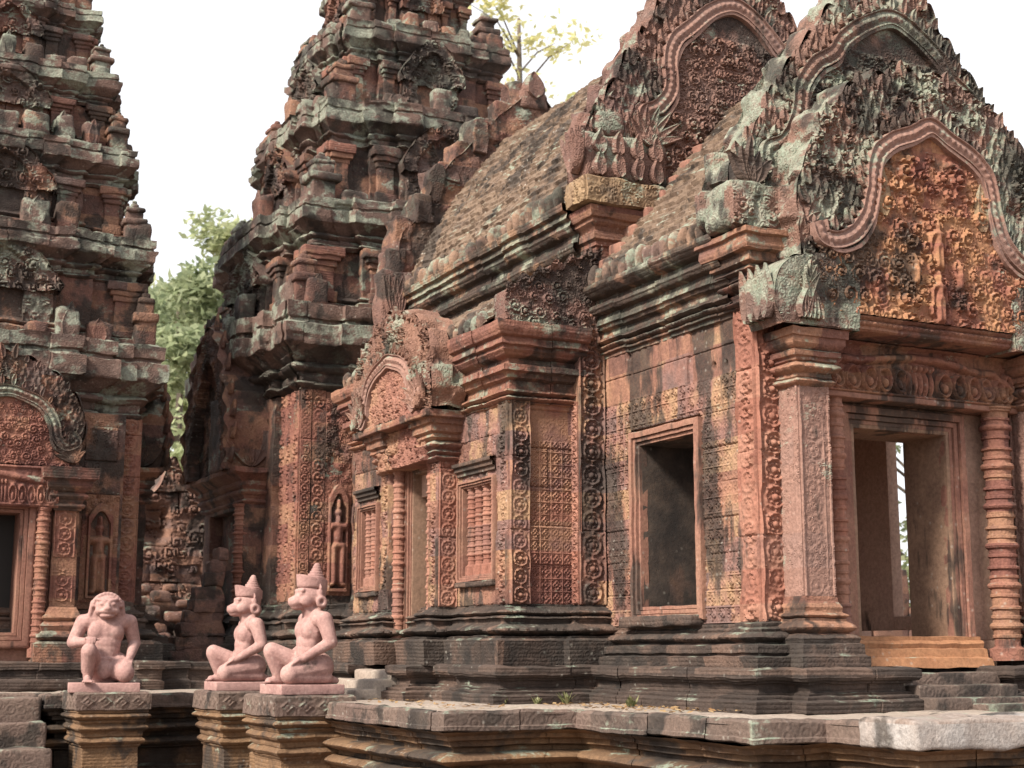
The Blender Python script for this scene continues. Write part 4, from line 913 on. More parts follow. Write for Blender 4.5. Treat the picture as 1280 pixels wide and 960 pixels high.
# ------------------------------------------------------------------ towers
def redent(cx, cy, h, d=.12):
    q = [(-1, -1), (-.66, -1), (-.66, -1 - d), (-.40, -1 - d), (-.40, -1 - 1.8 * d), (.40, -1 - 1.8 * d), (.40, -1 - d), (.66, -1 - d), (.66, -1)]
    out = []
    for k in range(4):
        c, s = [(1, 0), (0, 1), (-1, 0), (0, -1)][k]
        for x, y in q: out.append((cx + h * (x * c - y * s), cy + h * (x * s + y * c)))
    return out
def tower(name, label, cx, cy, h0, tiers, z0, seed, fine=1.0, group=None):
    T = thing(name, label, 'temple tower', (cx, cy, 0), group)
    rnd = random.Random(seed)
    # stepped base
    mb = MB(); sweep(mb, redent(cx, cy, h0, .055), [(.5, -.01), (.5, .13), (.46, .15), (.46, .24), (.40, .27), (.36, .275), (.36, .50), (.33, .53), (.30, .54)] + torus_prof(.55, .66, .22, .08) + [(.18, .67), (.18, .74), (.21, .76), (.18, .79)] + torus_prof(.80, .88, .12, .05) + [(.10, .89), (.06, .93), (.06, .98), (.0, 1.0), (0, 1.03)], True, .05, .03, blk=.6, bamp=.02, seed=seed); mb.build('base_moulding', M_base, T, w=(.014, 5.))
    for i, (hb, zb, zw, zt, ov) in enumerate(tiers):
        H_ = zt - zw; pl_ = redent(cx, cy, hb, .07 if i else .055)
        body = [(.0, zb - .05)]
        if i: body = [(.10, zb - .05), (.10, zb + .06), (.06, zb + .08)] + torus_prof(zb + .09, zb + .16, .02, .05) + [(0, zb + .18)]
        body += [(.0, zw)]
        mb = MB(); sweep(mb, pl_, body, True, .045, .045, seed=seed + i, blk=.5, bamp=.012)
        bo = mb.build('tower_body', M_tow, T, w=(.012, 5.), j=(.42, .014))
        co = [(.0, zw)] + torus_prof(zw + .02 * H_, zw + .10 * H_, .02 * H_, .07 * H_, n=4) + [(.10 * ov, zw + .12 * H_), (.12 * ov, zw + .20 * H_)] + torus_prof(zw + .21 * H_, zw + .32 * H_, .22 * ov, .20 * ov, n=4) + [(.30 * ov, zw + .34 * H_), (.52 * ov, zw + .40 * H_), (.80 * ov, zw + .47 * H_), (.98 * ov, zw + .50 * H_), (ov, zw + .52 * H_), (ov, zw + .73 * H_), (.76 * ov, zw + .755 * H_), (.74 * ov, zw + .79 * H_), (.86 * ov, zw + .81 * H_), (.88 * ov, zw + .98 * H_), (.6 * ov, zt), (-hb * .35, zt + .02)]
        mb = MB(); sweep(mb, pl_, co, True, .04, .035, seed=seed + 7 * i + 3, blk=.42, bamp=.03)
        mb.build('tier_cornice', M_towc, T, w=(.016, 4.5), j=(.38, .020))
        # false niche with a small gable on the two visible sides, pilasters on the corners
        nh = (tiers[i + 1][1] if i + 1 < len(tiers) else zt) 
        if i:
            for (U_, px_, py_) in (((1, 0, 0), 0, -1), ((0, -1, 0), -1, 0)):
                d = hb * 1.126 + .03; fw = hb * .72; hh = (zw - zb)
                pl2 = Plane((cx + px_ * d, cy + py_ * d, 0), U_)
                mb = MB(); relief(mb, pl2(-fw / 2, zb + .1, .01), pl2.U, pl2.Z, fw, hh * .62, lambda u, v: H_scrolls(u, v, .08, .05, seed + i) - .14 * ((np.abs(u - fw / 2) < fw * .24)) , .02, .12)
                # gable
                gh = hh * .34 + H_ * .72; gw = fw * .56
                gpts = catmull(mirror([(-gw, zb + hh * .66), (-gw * 1.05, zb + hh * .8), (-gw * .8, zb + hh * .66 + gh * .5), (-gw * .45, zb + hh * .66 + gh * .82), (0, zb + hh * .66 + gh)]), 5)
                ga = gpts[:, 0].min(); gz = zb + hh * .66
                relief(mb, pl2(ga, gz, .10), pl2.U, pl2.Z, -2 * ga, gh, lambda u, v: np.where(poly_mask(u + ga, v + gz, gpts.tolist()), H_scrolls(u, v, .09, .07, seed + i + 30) - .07 * poly_mask((u + ga) * 1.55, (v) * 1.4 + gz, gpts.tolist()), np.nan), .016)
                ss = np.linspace(0, 1, 60); ex = np.interp(ss, np.linspace(0, 1, len(gpts)), gpts[:, 0]); ez = np.interp(ss, np.linspace(0, 1, len(gpts)), gpts[:, 1])
                mb.grid(pl2(ex[::-1, None], ez[::-1, None], np.linspace(.13, -.35, 9)[None] + .03 * np.sin(ez[::-1, None] * 23)))
                mb.build('niche_gable', M_towc if i % 2 else M_tow, bo, w=(.02, 5.), j=(.33, .012))
        else:
            pass
        # flanking pilasters with little flared capitals
        if i:
            for (U_, px_, py_) in (((1, 0, 0), 0, -1), ((0, -1, 0), -1, 0)) + ((((0, 1, 0), 1, 0),) if cx < 5 else ()):
                for a_ in (-.93, -.53, .53, .93):
                    d_ = hb * (1.0 if abs(a_) > .7 else 1.07) + .0
                    if rnd.random() < .1: continue
                    pk = Plane((cx + px_ * d_, cy + py_ * d_, 0), U_); w_ = hb * rnd.uniform(.065, .085); hh = zw - zb; mb = MB()
                    for (ta, tb, sc, n_) in ((.10, .30, 1.25, .07), (.28, .72, 1.0, .045), (.70, .80, 1.2, .065), (.79, .88, 1.45, .09), (.87, 1.02, 1.75, .12)):
                        lo, hi = pk(a_ * hb - w_ * sc, zb + ta * hh, -.12), pk(a_ * hb + w_ * sc, zb + tb * hh, n_ + rnd.uniform(0, .015)); mb.box(np.minimum(lo, hi), np.maximum(lo, hi), .015, .05, .008, int(ta * 90))
                    mb.build('tier_pilaster', M_tow if rnd.random() < .75 else M_cornred, bo, w=(.010, 6.))
        # corner shrines on the cornice
        if i + 1 < len(tiers):
            hn = tiers[i + 1][0]; ch = (tiers[i + 1][2] - zt) * rnd.uniform(.75, .95)
            for sx_, sy_ in ((-1, -1), (1, -1), (-1, 1)):
                c = .5 * (hb + ov * .5 + hn) ; s = max(.12, (hb + ov - hn) * .30)
                x, y = cx + sx_ * c, cy + sy_ * c
                mb = MB()
                for (za, zc_, sc) in ((0, .42, 1.), (.40, .55, 1.25), (.53, .74, .8), (.72, .82, .95), (.80, .93, .5), (.92, 1.0, .25)):
                    hs_ = s * sc * rnd.uniform(.92, 1.06); mb.box((x - hs_, y - hs_, zt + za * ch - .01), (x + hs_, y + hs_, zt + zc_ * ch), .03, .045, .014, int(za * 100))
                mb.build('corner_shrine', M_tow if (i + sx_) % 2 else M_towc, T, w=(.012, 6.))
            # worn antefix stones along the cornice edge
            for (U_, px_, py_) in (((1, 0, 0), 0, -1), ((0, -1, 0), -1, 0), ((0, 1, 0), 1, 0)):
                d = hb + ov * .62; plq = Plane((cx + px_ * d, cy + py_ * d, 0), U_)
                for k in range(-4, 5):
                    if rnd.random() < .30 or (abs(k) == 4 and rnd.random() < .5): continue
                    a = k * hb * .235 + rnd.uniform(-.03, .03); dd = hb * (.126 if abs(k) < 2 else (.07 if abs(k) == 2 else 0)) * .9
                    pk = Plane(plq.O + plq.N * (dd + rnd.uniform(-.05, .03)), U_); w_ = hb * rnd.uniform(.07, .12); t_ = rnd.uniform(.10, .34) * (hb / 1.8 + .15)
                    mb = MB(); lo, hi = pk(a - w_, zt - .05, -.22), pk(a + w_, zt + t_, .0); mb.box(np.minimum(lo, hi), np.maximum(lo, hi), .045, .05, .02, k + 9)
                    if rnd.random() < .4: leaf(mb, pk, a, zt - .03, math.pi / 2 + rnd.uniform(-.1, .1), t_ * 1.3, w_ * .8, .07, -.04)
                    mb.build('antefix', M_towc if rnd.random() < .7 else M_tow, T, w=(.014, 7.))
    return T
CT = tower('temple_tower', 'broad tiered sandstone tower rising behind the long vaulted roof', 8.0, 19.55, 2.05,
    [(2.05, 1.0, 3.66, 4.74, .34), (1.90, 4.76, 5.55, 6.22, .20), (1.52, 6.24, 7.12, 7.76, .18), (1.14, 7.78, 8.55, 9.12, .15), (.78, 9.14, 9.8, 10.3, .13), (.45, 10.3, 10.8, 11.2, .12)], .0, 5)
ST = tower('temple_tower', 'darker tiered tower at the left edge of the photo with a small doorway', 2.30, 19.55, 1.68,
    [(1.68, .95, 3.15, 4.08, .30), (1.62, 4.10, 4.85, 5.42, .20), (1.42, 5.44, 6.1, 6.62, .18), (1.22, 6.64, 7.2, 7.66, .15), (1.0, 7.68, 8.2, 8.6, .13), (.75, 8.6, 9.1, 9.5, .12), (.5, 9.5, 10.1, 10.5, .1)], .0, 15)
def niche_figure(T, x, y, z0, w, h, seed, lab):
    mb = MB()
    def fn(u, v):
        H_ = H_chain(u, v, w, .16, .02, seed) * 0 + H_foliage(u, v, seed, .04, 1.4, .03)
        cx = w / 2; arch = (np.abs(u - cx) < w * .27) & (v > h * .06) & (v < h * .72 + .12 * h * np.cos((u - cx) / (w * .27) * 1.57))
        rim = (np.abs(u - cx) < w * .34) & (v > h * .03) & (v < h * .80 + .12 * h * np.cos(np.clip((u - cx) / (w * .34), -1, 1) * 1.57))
        H_ = np.where(rim, .06, H_); H_ = np.where(arch, -.06 + H_figure(u, v, cx, h * .08, h * .70, .15), H_)
        return H_
    relief(mb, (x, y, z0), (1, 0, 0), (0, 0, 1), w, h, fn, .0085, .1); mb.build('carved_figure', M_wallred, T, label=lab)
def strip(T, x0, x1, y, z0, z1, p, seed, mat=None, res=.011): 
    mb = MB(); relief(mb, (x0, y, z0), (1, 0, 0), (0, 0, 1), x1 - x0, z1 - z0, lambda u, v: H_chain(u, v, x1 - x0, p, .026, seed) + H_blocks(u, v, seed, .5, 3, .012, .014), res, .06); mb.build('pilaster', mat or M_wallred, T)
# central tower, lower storey facing the viewer: pilasters, scroll panel, guardian niche
yb = 19.55 - 2.05
strip(CT, 5.95, 6.08, yb - .02, 1.03, 3.66, .12, 201); strip(CT, 6.10, 6.27, yb - .015, 1.03, 3.66, .16, 203)
niche_figure(CT, 6.28, yb - .012, 1.10, .36, 1.50, 205, 'standing guardian carved in a niche on the broad tower')
mb = MB(); relief(mb, (6.28, yb - .012, 2.6), (1, 0, 0), (0, 0, 1), .36, 1.05, lambda u, v: H_foliage(u, v, 207, .06, 1.4, .05), .012, .06); mb.build('scroll_panel', M_wallred, CT)
strip(CT, 6.70, 6.90, yb - .135, 1.03, 3.66, .16, 209)
mb = MB(); relief(mb, (5.94, 19.5, 1.03), (0, -1, 0), (0, 0, 1), 2.0, 2.62, lambda u, v: H_chain(np.mod(u, .25), v, .25, .18, .04, 8), .015, .05); mb.build('side_carving', M_wallred, CT)
# false-door porches: side of the central tower and the near side of the left tower
def side_porch(T, cx, cy, h, sgn, ext, w, zc, zt, seed, label, extp=.60):
    x1 = cx + sgn * (h + ext); x0 = cx + sgn * h * .9; xa, xb = min(x0, x1), max(x0, x1)
    mb = MB()
    for s in (-1, 1): mb.box((xa, cy + s * w / 2 - .16, .5), (xb, cy + s * w / 2 + .16, zc), .02, .08, .01, seed)
    mb.box((xa, cy - w / 2, zc - .5), (xb - (.12 if sgn > 0 else -.0), cy + w / 2, zc), .02, .1, .01); mb.box((min(x0, x1 - sgn * .35), cy - w / 2, .4), (max(x0, x1 - sgn * .35), cy + w / 2, zc), .01, .2, 0)
    p = mb.build('side_porch', M_tow, T, label, w=(.01, 5.), j=(.4, .01))
    mb = MB(); pth = [(x0, cy - w / 2 - .16), (x1, cy - w / 2 - .16), (x1, cy + w / 2 + .16), (x0, cy + w / 2 + .16)] if sgn > 0 else [(x0, cy + w / 2 + .16), (x1, cy + w / 2 + .16), (x1, cy - w / 2 - .16), (x0, cy - w / 2 - .16)]
    sweep(mb, pth, [(0, zc - .45)] + torus_prof(zc - .44, zc - .38, .01, .03) + torus_prof(zc - .34, zc - .24, .03, .05) + [(.05, zc - .22), (.09, zc - .19), (.08, zc - .13), (.13, zc - .10), (.15, zc - .02), (0, zc)], False, .04, .025); mb.build('porch_cornice', M_cornred, p, w=(.01, 6.))
    mb = MB(); sweep(mb, pth, [(.36, -.01), (.36, .5), (.30, .52), (.28, .6), (.2, .62), (.14, .75), (.2, .8), (.12, .86), (.05, .9), (.05, .98), (0, 1.0)], False, .05, .03, blk=.5, bamp=.02); mb.build('porch_base', M_base, p, w=(.014, 5.))
    pth2 = [(x0, q_[1]) if abs(q_[0] - x0) < 1e-6 else (x1 - sgn * .02, q_[1]) for q_ in pth]; dx_ = extp - ext; mb = MB(); sweep(mb, pth2, [(0, zc - .36), (.04, zc - .33), (.03, zc - .28), (.45 * dx_, zc - .20), (.42 * dx_, zc - .15), (.8 * dx_, zc - .08), (dx_, zc - .05), (dx_, zc + .01), (-.1, zc + .02)], False, .04, .02); mb.build('corbel', M_cornred, p, w=(.012, 6.)); x1 = cx + sgn * (h + extp)
    mb = MB(); plp = Plane((x1 + sgn * .04, cy, 0), (0, -1, 0) if sgn < 0 else (0, 1, 0))
    g = zt - zc; w2 = w / 2 + .2
    gp = catmull(mirror([(-w2, zc), (-w2 * 1.08, zc + .25 * g), (-w2 * .92, zc + .5 * g), (-w2 * .6, zc + .78 * g), (0, zt)]), 6); ia = gp * np.array([.72, 1.]); ia[:, 1] = zc + (gp[:, 1] - zc) * .76
    a0 = gp[:, 0].min()
    relief(mb, plp(a0, zc, 0.), plp.U, plp.Z, -2 * a0, g, lambda u, v: np.where(poly_mask(u + a0, v + zc, gp.tolist()), H_foliage(u, v, seed, .08, 1.3, .05) - .15 * poly_mask(u + a0, v + zc, ia.tolist()), np.nan), .016)
    ss = np.linspace(0, 1, 90); ex = np.interp(ss, np.linspace(0, 1, len(gp)), gp[:, 0]); ez = np.interp(ss, np.linspace(0, 1, len(gp)), gp[:, 1])
    mb.grid(plp(ex[::-1, None], ez[::-1, None], np.linspace(.04, -.55, 12)[None] + .03 * np.sin(ez[::-1, None] * 21))); mb.ngon(plp(gp[:, 0], gp[:, 1], -.55))
    for k in range(14):
        q = (k + .5) / 14; x = np.interp(q, np.linspace(0, 1, len(gp)), gp[:, 0]); z = np.interp(q, np.linspace(0, 1, len(gp)), gp[:, 1]); leaf(mb, plp, x, z - .05, math.pi / 2 - x * .7, .26, .075, .06, -.05)
    if True:
        pf = Plane((x1 - sgn * .28, cy - w / 2 - .2, 0), (1, 0, 0)); 
        mb.box((min(x1 - sgn * .55, x1), cy - w / 2 - .2, zc), (max(x1 - sgn * .55, x1), cy, zc + .5 * g), .05, .05, .015, 3)
        for k in range(5): leaf(mb, pf, 0, zc + .04, math.pi / 2 + .8 - .4 * k, .42 * g * .6, .06, .06, .02, curl=.05)
    mb.build('porch_gable', M_tow, p, w=(.014, 5.))
    return p
sp = side_porch(CT, 8.0, 19.55, 2.05, -1, .36, 1.62, 2.74, 4.80, 301, 'false-door porch on the near flank of the broad tower')
colonette(5.60, 18.70, .7, 2.3, .11, parent=sp); 
mb = MB()
rnd = random.Random(8)
for k in range(9):
    mb.box((4.62 + .07 * k - .06 * (k == 5), 18.30 + .02 * (k % 2), .28 + .155 * k), (5.30, 18.62, .455 + .155 * k), .025, .05, .025, k)
mb.build('broken_wing', M_ruin, sp, w=(.03, 4.))
side_porch(ST, 2.30, 19.55, 1.68, 1, .36, 1.4, 2.68, 4.12, 331, 'porch on the right flank of the left tower', .56)
# left tower front: doorway, colonette, lintel, gable, niche with a standing figure
yf = 19.55 - 1.68 * 1.10 - .36
xd = 2.39
mb = MB(); frame(mb, (xd - .30, yf - .12, .62), (1, 0, 0), .52, 1.32, (.04, .05, .08), (.01, .04, .07)); df = mb.build('door_frame', M_frame, ST, w=(.003, 9.), label='frame of the dark doorway of the left tower')
mb = MB(); mb.box((xd - .32, yf + .26, .6), (xd + .24, yf + .25, 1.98), .002, .5, 0); mb.build('doorway_shade_sheet', plain('painted_doorway_shade', (.012, .010, .009)), df)  # near-black sheet across the opening, painted in place of the doorway's shade
for a, b in (((xd - .62, yf - .10, .3), (xd - .30, yf + .3, 2.0)), ((xd + .22, yf - .10, .3), (xd + .60, yf + .3, 2.0)), ((xd - .62, yf - .1, 1.94), (xd + .6, yf + .3, 2.5)), ((xd - .62, yf - .1, .0), (xd + .6, yf + .3, .62))):
    mb = MB(); mb.box(a, b, .01, .1, .004); mb.build('door_jamb', M_frame, ST)
colonette(xd + .46, yf - .20, .35, 2.0, .075, parent=ST, mat=M_wallred)
mb = MB(); relief(mb, (xd - .7, yf - .26, 2.0), (1, 0, 0), (0, 0, 1), 1.3, .46, lambda u, v: H_swag(u, v, 1.3, .46, .05, 5), .011, .3); mb.build('lintel', M_wallred, ST)
strip(ST, xd + .58, xd + .82, yf - .20, .95, 2.0, .17, 401)
mb = MB(); pth = [(xd + .56, yf + .2), (xd + .56, yf - .24), (xd + .86, yf - .24), (xd + .86, yf + .2)]; mb.box((xd + .57, yf - .2, .3), (xd + .85, yf + .2, 2.5), .01, .1, .0)
sweep(mb, pth, [(0, 1.98)] + torus_prof(2.0, 2.06, .01, .03) + torus_prof(2.1, 2.18, .02, .04) + [(.05, 2.2), (.09, 2.24), (.1, 2.3), (.15, 2.33), (.17, 2.45), (0, 2.47)], False, .03, .02); sweep(mb, pth, [(.16, .28), (.16, .5), (.12, .52)] + torus_prof(.53, .62, .08, .05) + [(.07, .64), (.09, .7), (.05, .74)] + torus_prof(.75, .82, .04, .03) + [(0, .9)], False, .03, .02); mb.build('door_pier', M_cornred, ST, w=(.006, 7.))
pls = Plane((xd - .02, yf - .22, 0), (1, 0, 0))
pediment(ST, 'pediment', pls, [(-.84, 2.75), (-.88, 2.95), (-.80, 3.2), (-.58, 3.48), (-.3, 3.66), (0, 3.74)], [(-.72, 2.85), (-.78, 2.75), (-.66, 2.70), (-.56, 2.8), (-.53, 2.95), (-.43, 3.12), (-.28, 3.22), (0, 3.3)], 2.47, .4, (M_tow, M_wallred, M_ped, M_tow), band=.06, fl=.17, nfl=20, seed=44, r0=.055, tamp=.05, res=.013, fans=.26, fanz=2.52, label='pediment above the left tower doorway')
yb2 = 19.55 - 1.68
niche_figure(ST, xd + .98, yb2 - .21, .98, .42, 1.25, 411, 'standing female figure carved in a niche on the left tower')
mb = MB(); mb.box((xd + .9, yb2 - .2, .9), (xd + 1.44, yb2 + .1, 3.2), .01, .1, 0); relief(mb, (xd + .98, yb2 - .21, 2.23), (1, 0, 0), (0, 0, 1), .42, .95, lambda u, v: H_foliage(u, v, 413, .06, 1.3, .03) + H_blocks(u, v, 3, .4, .5, .02, .012), .012, .05); mb.build('corner_pier', M_tow, ST)
strip(ST, xd + 1.40, xd + 1.67, yb2 - .02, .98, 3.18, .2, 415)
# low shared step under the towers
LP = MB(); sweep(LP, [(-5, 16.95), (4.2, 16.95), (4.2, 17.1), (5.6, 17.1)], [(.03, -.01), (.03, .08), (0, .10), (0, .20), (.03, .22), (.03, .29), (0, .305), (-3.5, .305)], False, .05, .03, blk=.7, bamp=.02, seed=70); LP.box((2.0, 16.6, -.01), (3.9, 16.9, .12), .03, .06, .02, 5)
o = LP.build('tower_platform', M_plinth, None, w=(.012, 5.)); o['label'] = 'low dark stone platform step under the two towers'; o['category'] = 'platform'

# ------------------------------------------------------------------ ruined gable in the gap between the towers
RU = thing('ruined_shrine', 'crumbling red gable wall standing in the gap between the two towers', 'ruin', (5.9, 26.0, 0))
rnd = random.Random(12)
plr = Plane((6.50, 26.0, 0), (1, 0, 0))
ro = [(-.75, 1.7), (-.88, 2.3), (-.78, 2.7), (-.55, 3.05), (-.26, 3.30), (0, 3.85)]
gp = catmull(mirror(ro), 6); full = np.vstack([[-1.3, .0], gp, [1.3, 0]])
mb = MB(); relief(mb, plr(-1.3, .0, 0.), plr.U, plr.Z, 2.6, 3.9, lambda u, v: np.where(poly_mask(u - 1.3, v, full.tolist()), H_scrolls(u, v, .16, .09, 501) + H_blocks(u, v, 502, .32, .5, .04, .04) - .22 * np.exp(-(((u - 1.02) / .26) ** 2 + ((v - 2.65) / .32) ** 2) ** 3), np.nan), .028)
ss = np.linspace(0, 1, 80); ex = np.interp(ss, np.linspace(0, 1, len(full)), full[:, 0]); ez = np.interp(ss, np.linspace(0, 1, len(full)), full[:, 1]); mb.grid(plr(ex[::-1, None], ez[::-1, None], np.linspace(.05, -.8, 8)[None] + 0 * ex[:, None])); mb.ngon(plr(full[:, 0], full[:, 1], -.8)); mb.build('gable_wall', M_ruin, RU, w=(.03, 3.))
for k in range(75):
    mb = MB(); x = rnd.uniform(5.3, 7.7); z = rnd.uniform(0, 1.55); s = rnd.uniform(.06, .15); y = 25.7 - (2.1 - z) * .28 + rnd.uniform(-.1, .1)
    mb.box((x - s * 1.2, y - s, z - s * .7), (x + s * 1.2, y + s, z + s * .7), .05, .07, .03, k); mb.build('fallen_block', M_ruin, RU)
mb = MB(); mb.box((5.0, 25.3, -.2), (8.2, 26.2, .5), .05, .12, .04); mb.box((5.0, 25.75, .4), (8.2, 26.2, 1.35), .05, .12, .05); mb.build('rubble_core', M_ruin, RU)
# outer gallery wall far behind, seen through the porch
GW = MB()
for k in range(14):
    GW.box((22 + 1.1 * k, 27.0, -1.2), (23.08 + 1.1 * k, 27.7, 1.9 + .5 * math.sin(k * 2.1)), .06, .25, .05, k)
o = GW.build('enclosure_wall', M_ruin, None, w=(.05, 2.)); o['label'] = 'broken stone enclosure wall glimpsed through the porch doorway'; o['category'] = 'wall'
# ------------------------------------------------------------------ pedestals and statues
def pedestal(label, w, d):
    root = thing('stone_pedestal', label, 'pedestal', (0, 0, 0), 'statue pedestals beside the stairs', local=True)
    hw, hd = w / 2, d / 2
    pth = [(-hw, hd), (-hw, -hd), (hw, -hd), (hw, hd)]
    z = -1.2
    mb = MB(); mb.box((-hw + .09, -hd + .09, z), (hw - .09, hd - .09, -.02), .01, .1, .0)
    mb.build('core', M_terr, root)
    mb = MB(); sweep(mb, pth, [(.0, z), (.0, z + .16), (-.03, z + .18), (-.03, z + .23)] + torus_prof(z + .24, z + .34, -.04, .04, (.01, .06)) + [(-.07, z + .36), (-.09, z + .42), (-.09, -.52), (-.07, -.50)] + torus_prof(-.49, -.42, -.07, .035) + [(-.06, -.41), (-.06, -.38)] + torus_prof(-.37, -.30, -.055, .035) + [(-.045, -.29), (-.035, -.27), (-.045, -.26)] + torus_prof(-.255, -.20, -.03, .035, (.012, .06)) + [(-.02, -.19), (-.02, -.175)], True, .02, .018); mb.build('moulded_shaft', M_terr, root, w=(.007, 6.))
    mb = MB(); sweep(mb, pth, [(-.02, -.175), (.0, -.165), (.0, -.015), (-.02, .0), (-.3, .002)], True, .03, .03, top=True)
    for a, U_, ww in (((-hw, -hd - .001), (1, 0, 0), w), ((-hw - .001, hd), (0, -1, 0), d)):
        relief(mb, (a[0] + (.02 if U_[0] else 0), a[1] - (.02 if U_[1] else 0), -.155), U_, (0, 0, 1), ww - .04, .13, lambda u, v: .010 * np.maximum(np.exp(-((np.abs(np.mod(u, .16) - .08) + np.abs(v - .065) * 1.2 - .05) / .013) ** 2), np.exp(-(np.hypot(np.mod(u, .16) - .08, v - .065) / .02) ** 2)), .008, .02)
    mb.build('cap', M_cope, root, w=(.008, 6.))
    return root
pe = pedestal('tall moulded pedestal under the nearest crowned statue, right of the other two', .70, .90); pe.location = (4.25, 12.36, .05)
pe2 = copy_tree(pe); pe2.location = (4.28, 14.12, .045); pe2['label'] = 'middle moulded pedestal, half hidden by the pedestal to its right'
pe3 = copy_tree(pe); pe3.location = (3.17, 15.0, .03); pe3['label'] = 'mossy topped pedestal under the maned statue beside the left stairs'

def sphere_cone(p0, p1, r0, r1, n=14, m=5):
    p0 = Vector(p0); p1 = Vector(p1); d = p1 - p0; L = d.length
    if L < 1e-6: d = Vector((0, 0, 1)); L = 1e-6
    d = d.normalized(); a = d.orthogonal().normalized(); b = d.cross(a)
    rows = []
    for k in range(m + 1):
        t = math.pi / 2 * k / m; rows.append((-math.cos(t) * r0, math.sin(t) * r0 + 1e-5))
    for k in range(m + 1):
        t = math.pi / 2 * k / m; rows.append((L + math.sin(t) * r1, math.cos(t) * r1 + 1e-5))
    P = np.array([[list(p0 + d * s + (a * math.cos(2 * math.pi * j / n) + b * math.sin(2 * math.pi * j / n)) * r) for s, r in rows] for j in range(n)])
    return P
def capsule(mb, p0, p1, r0, r1=None, s=1): mb.grid(sphere_cone(p0, p1, r0, r0 if r1 is None else r1), closed=True)
def ellipsoid(mb, c, r, n=20, m=12, tilt=0.):
    th = np.arange(n) / n * 2 * math.pi; ph = np.linspace(-math.pi / 2, math.pi / 2, m + 1)
    P = np.array([[[r[0] * math.cos(q) * math.cos(t), r[1] * math.cos(q) * math.sin(t), r[2] * math.sin(q)] for q in ph] for t in th])
    c_, s_ = math.cos(tilt), math.sin(tilt); x = P[..., 0] * c_ + P[..., 2] * s_; z = -P[..., 0] * s_ + P[..., 2] * c_; P[..., 0] = x; P[..., 2] = z
    mb.grid(P + np.array(c), closed=True)
def fuse(mb, name, mat, parent, voxel=.0075, smooth=4):
    me = bpy.data.meshes.new('tmp'); V = np.concatenate(mb.V); F = [f for q in mb.F for f in q.tolist()]
    me.from_pydata(V.tolist(), [], F); me.update()
    o = bpy.data.objects.new('tmp', me); COL.objects.link(o)
    r = o.modifiers.new('r', 'REMESH'); r.mode = 'VOXEL'; r.voxel_size = voxel; r.use_smooth_shade = True
    s = o.modifiers.new('s', 'SMOOTH'); s.factor = .5; s.iterations = smooth
    dg = bpy.context.evaluated_depsgraph_get(); m2 = bpy.data.meshes.new_from_object(o.evaluated_get(dg)); m2.name = name
    bpy.data.objects.remove(o); bpy.data.meshes.remove(me)
    m2.materials.clear(); m2.materials.append(mat)
    m2.polygons.foreach_set('use_smooth', np.ones(len(m2.polygons), bool))
    return link(name, m2, parent)
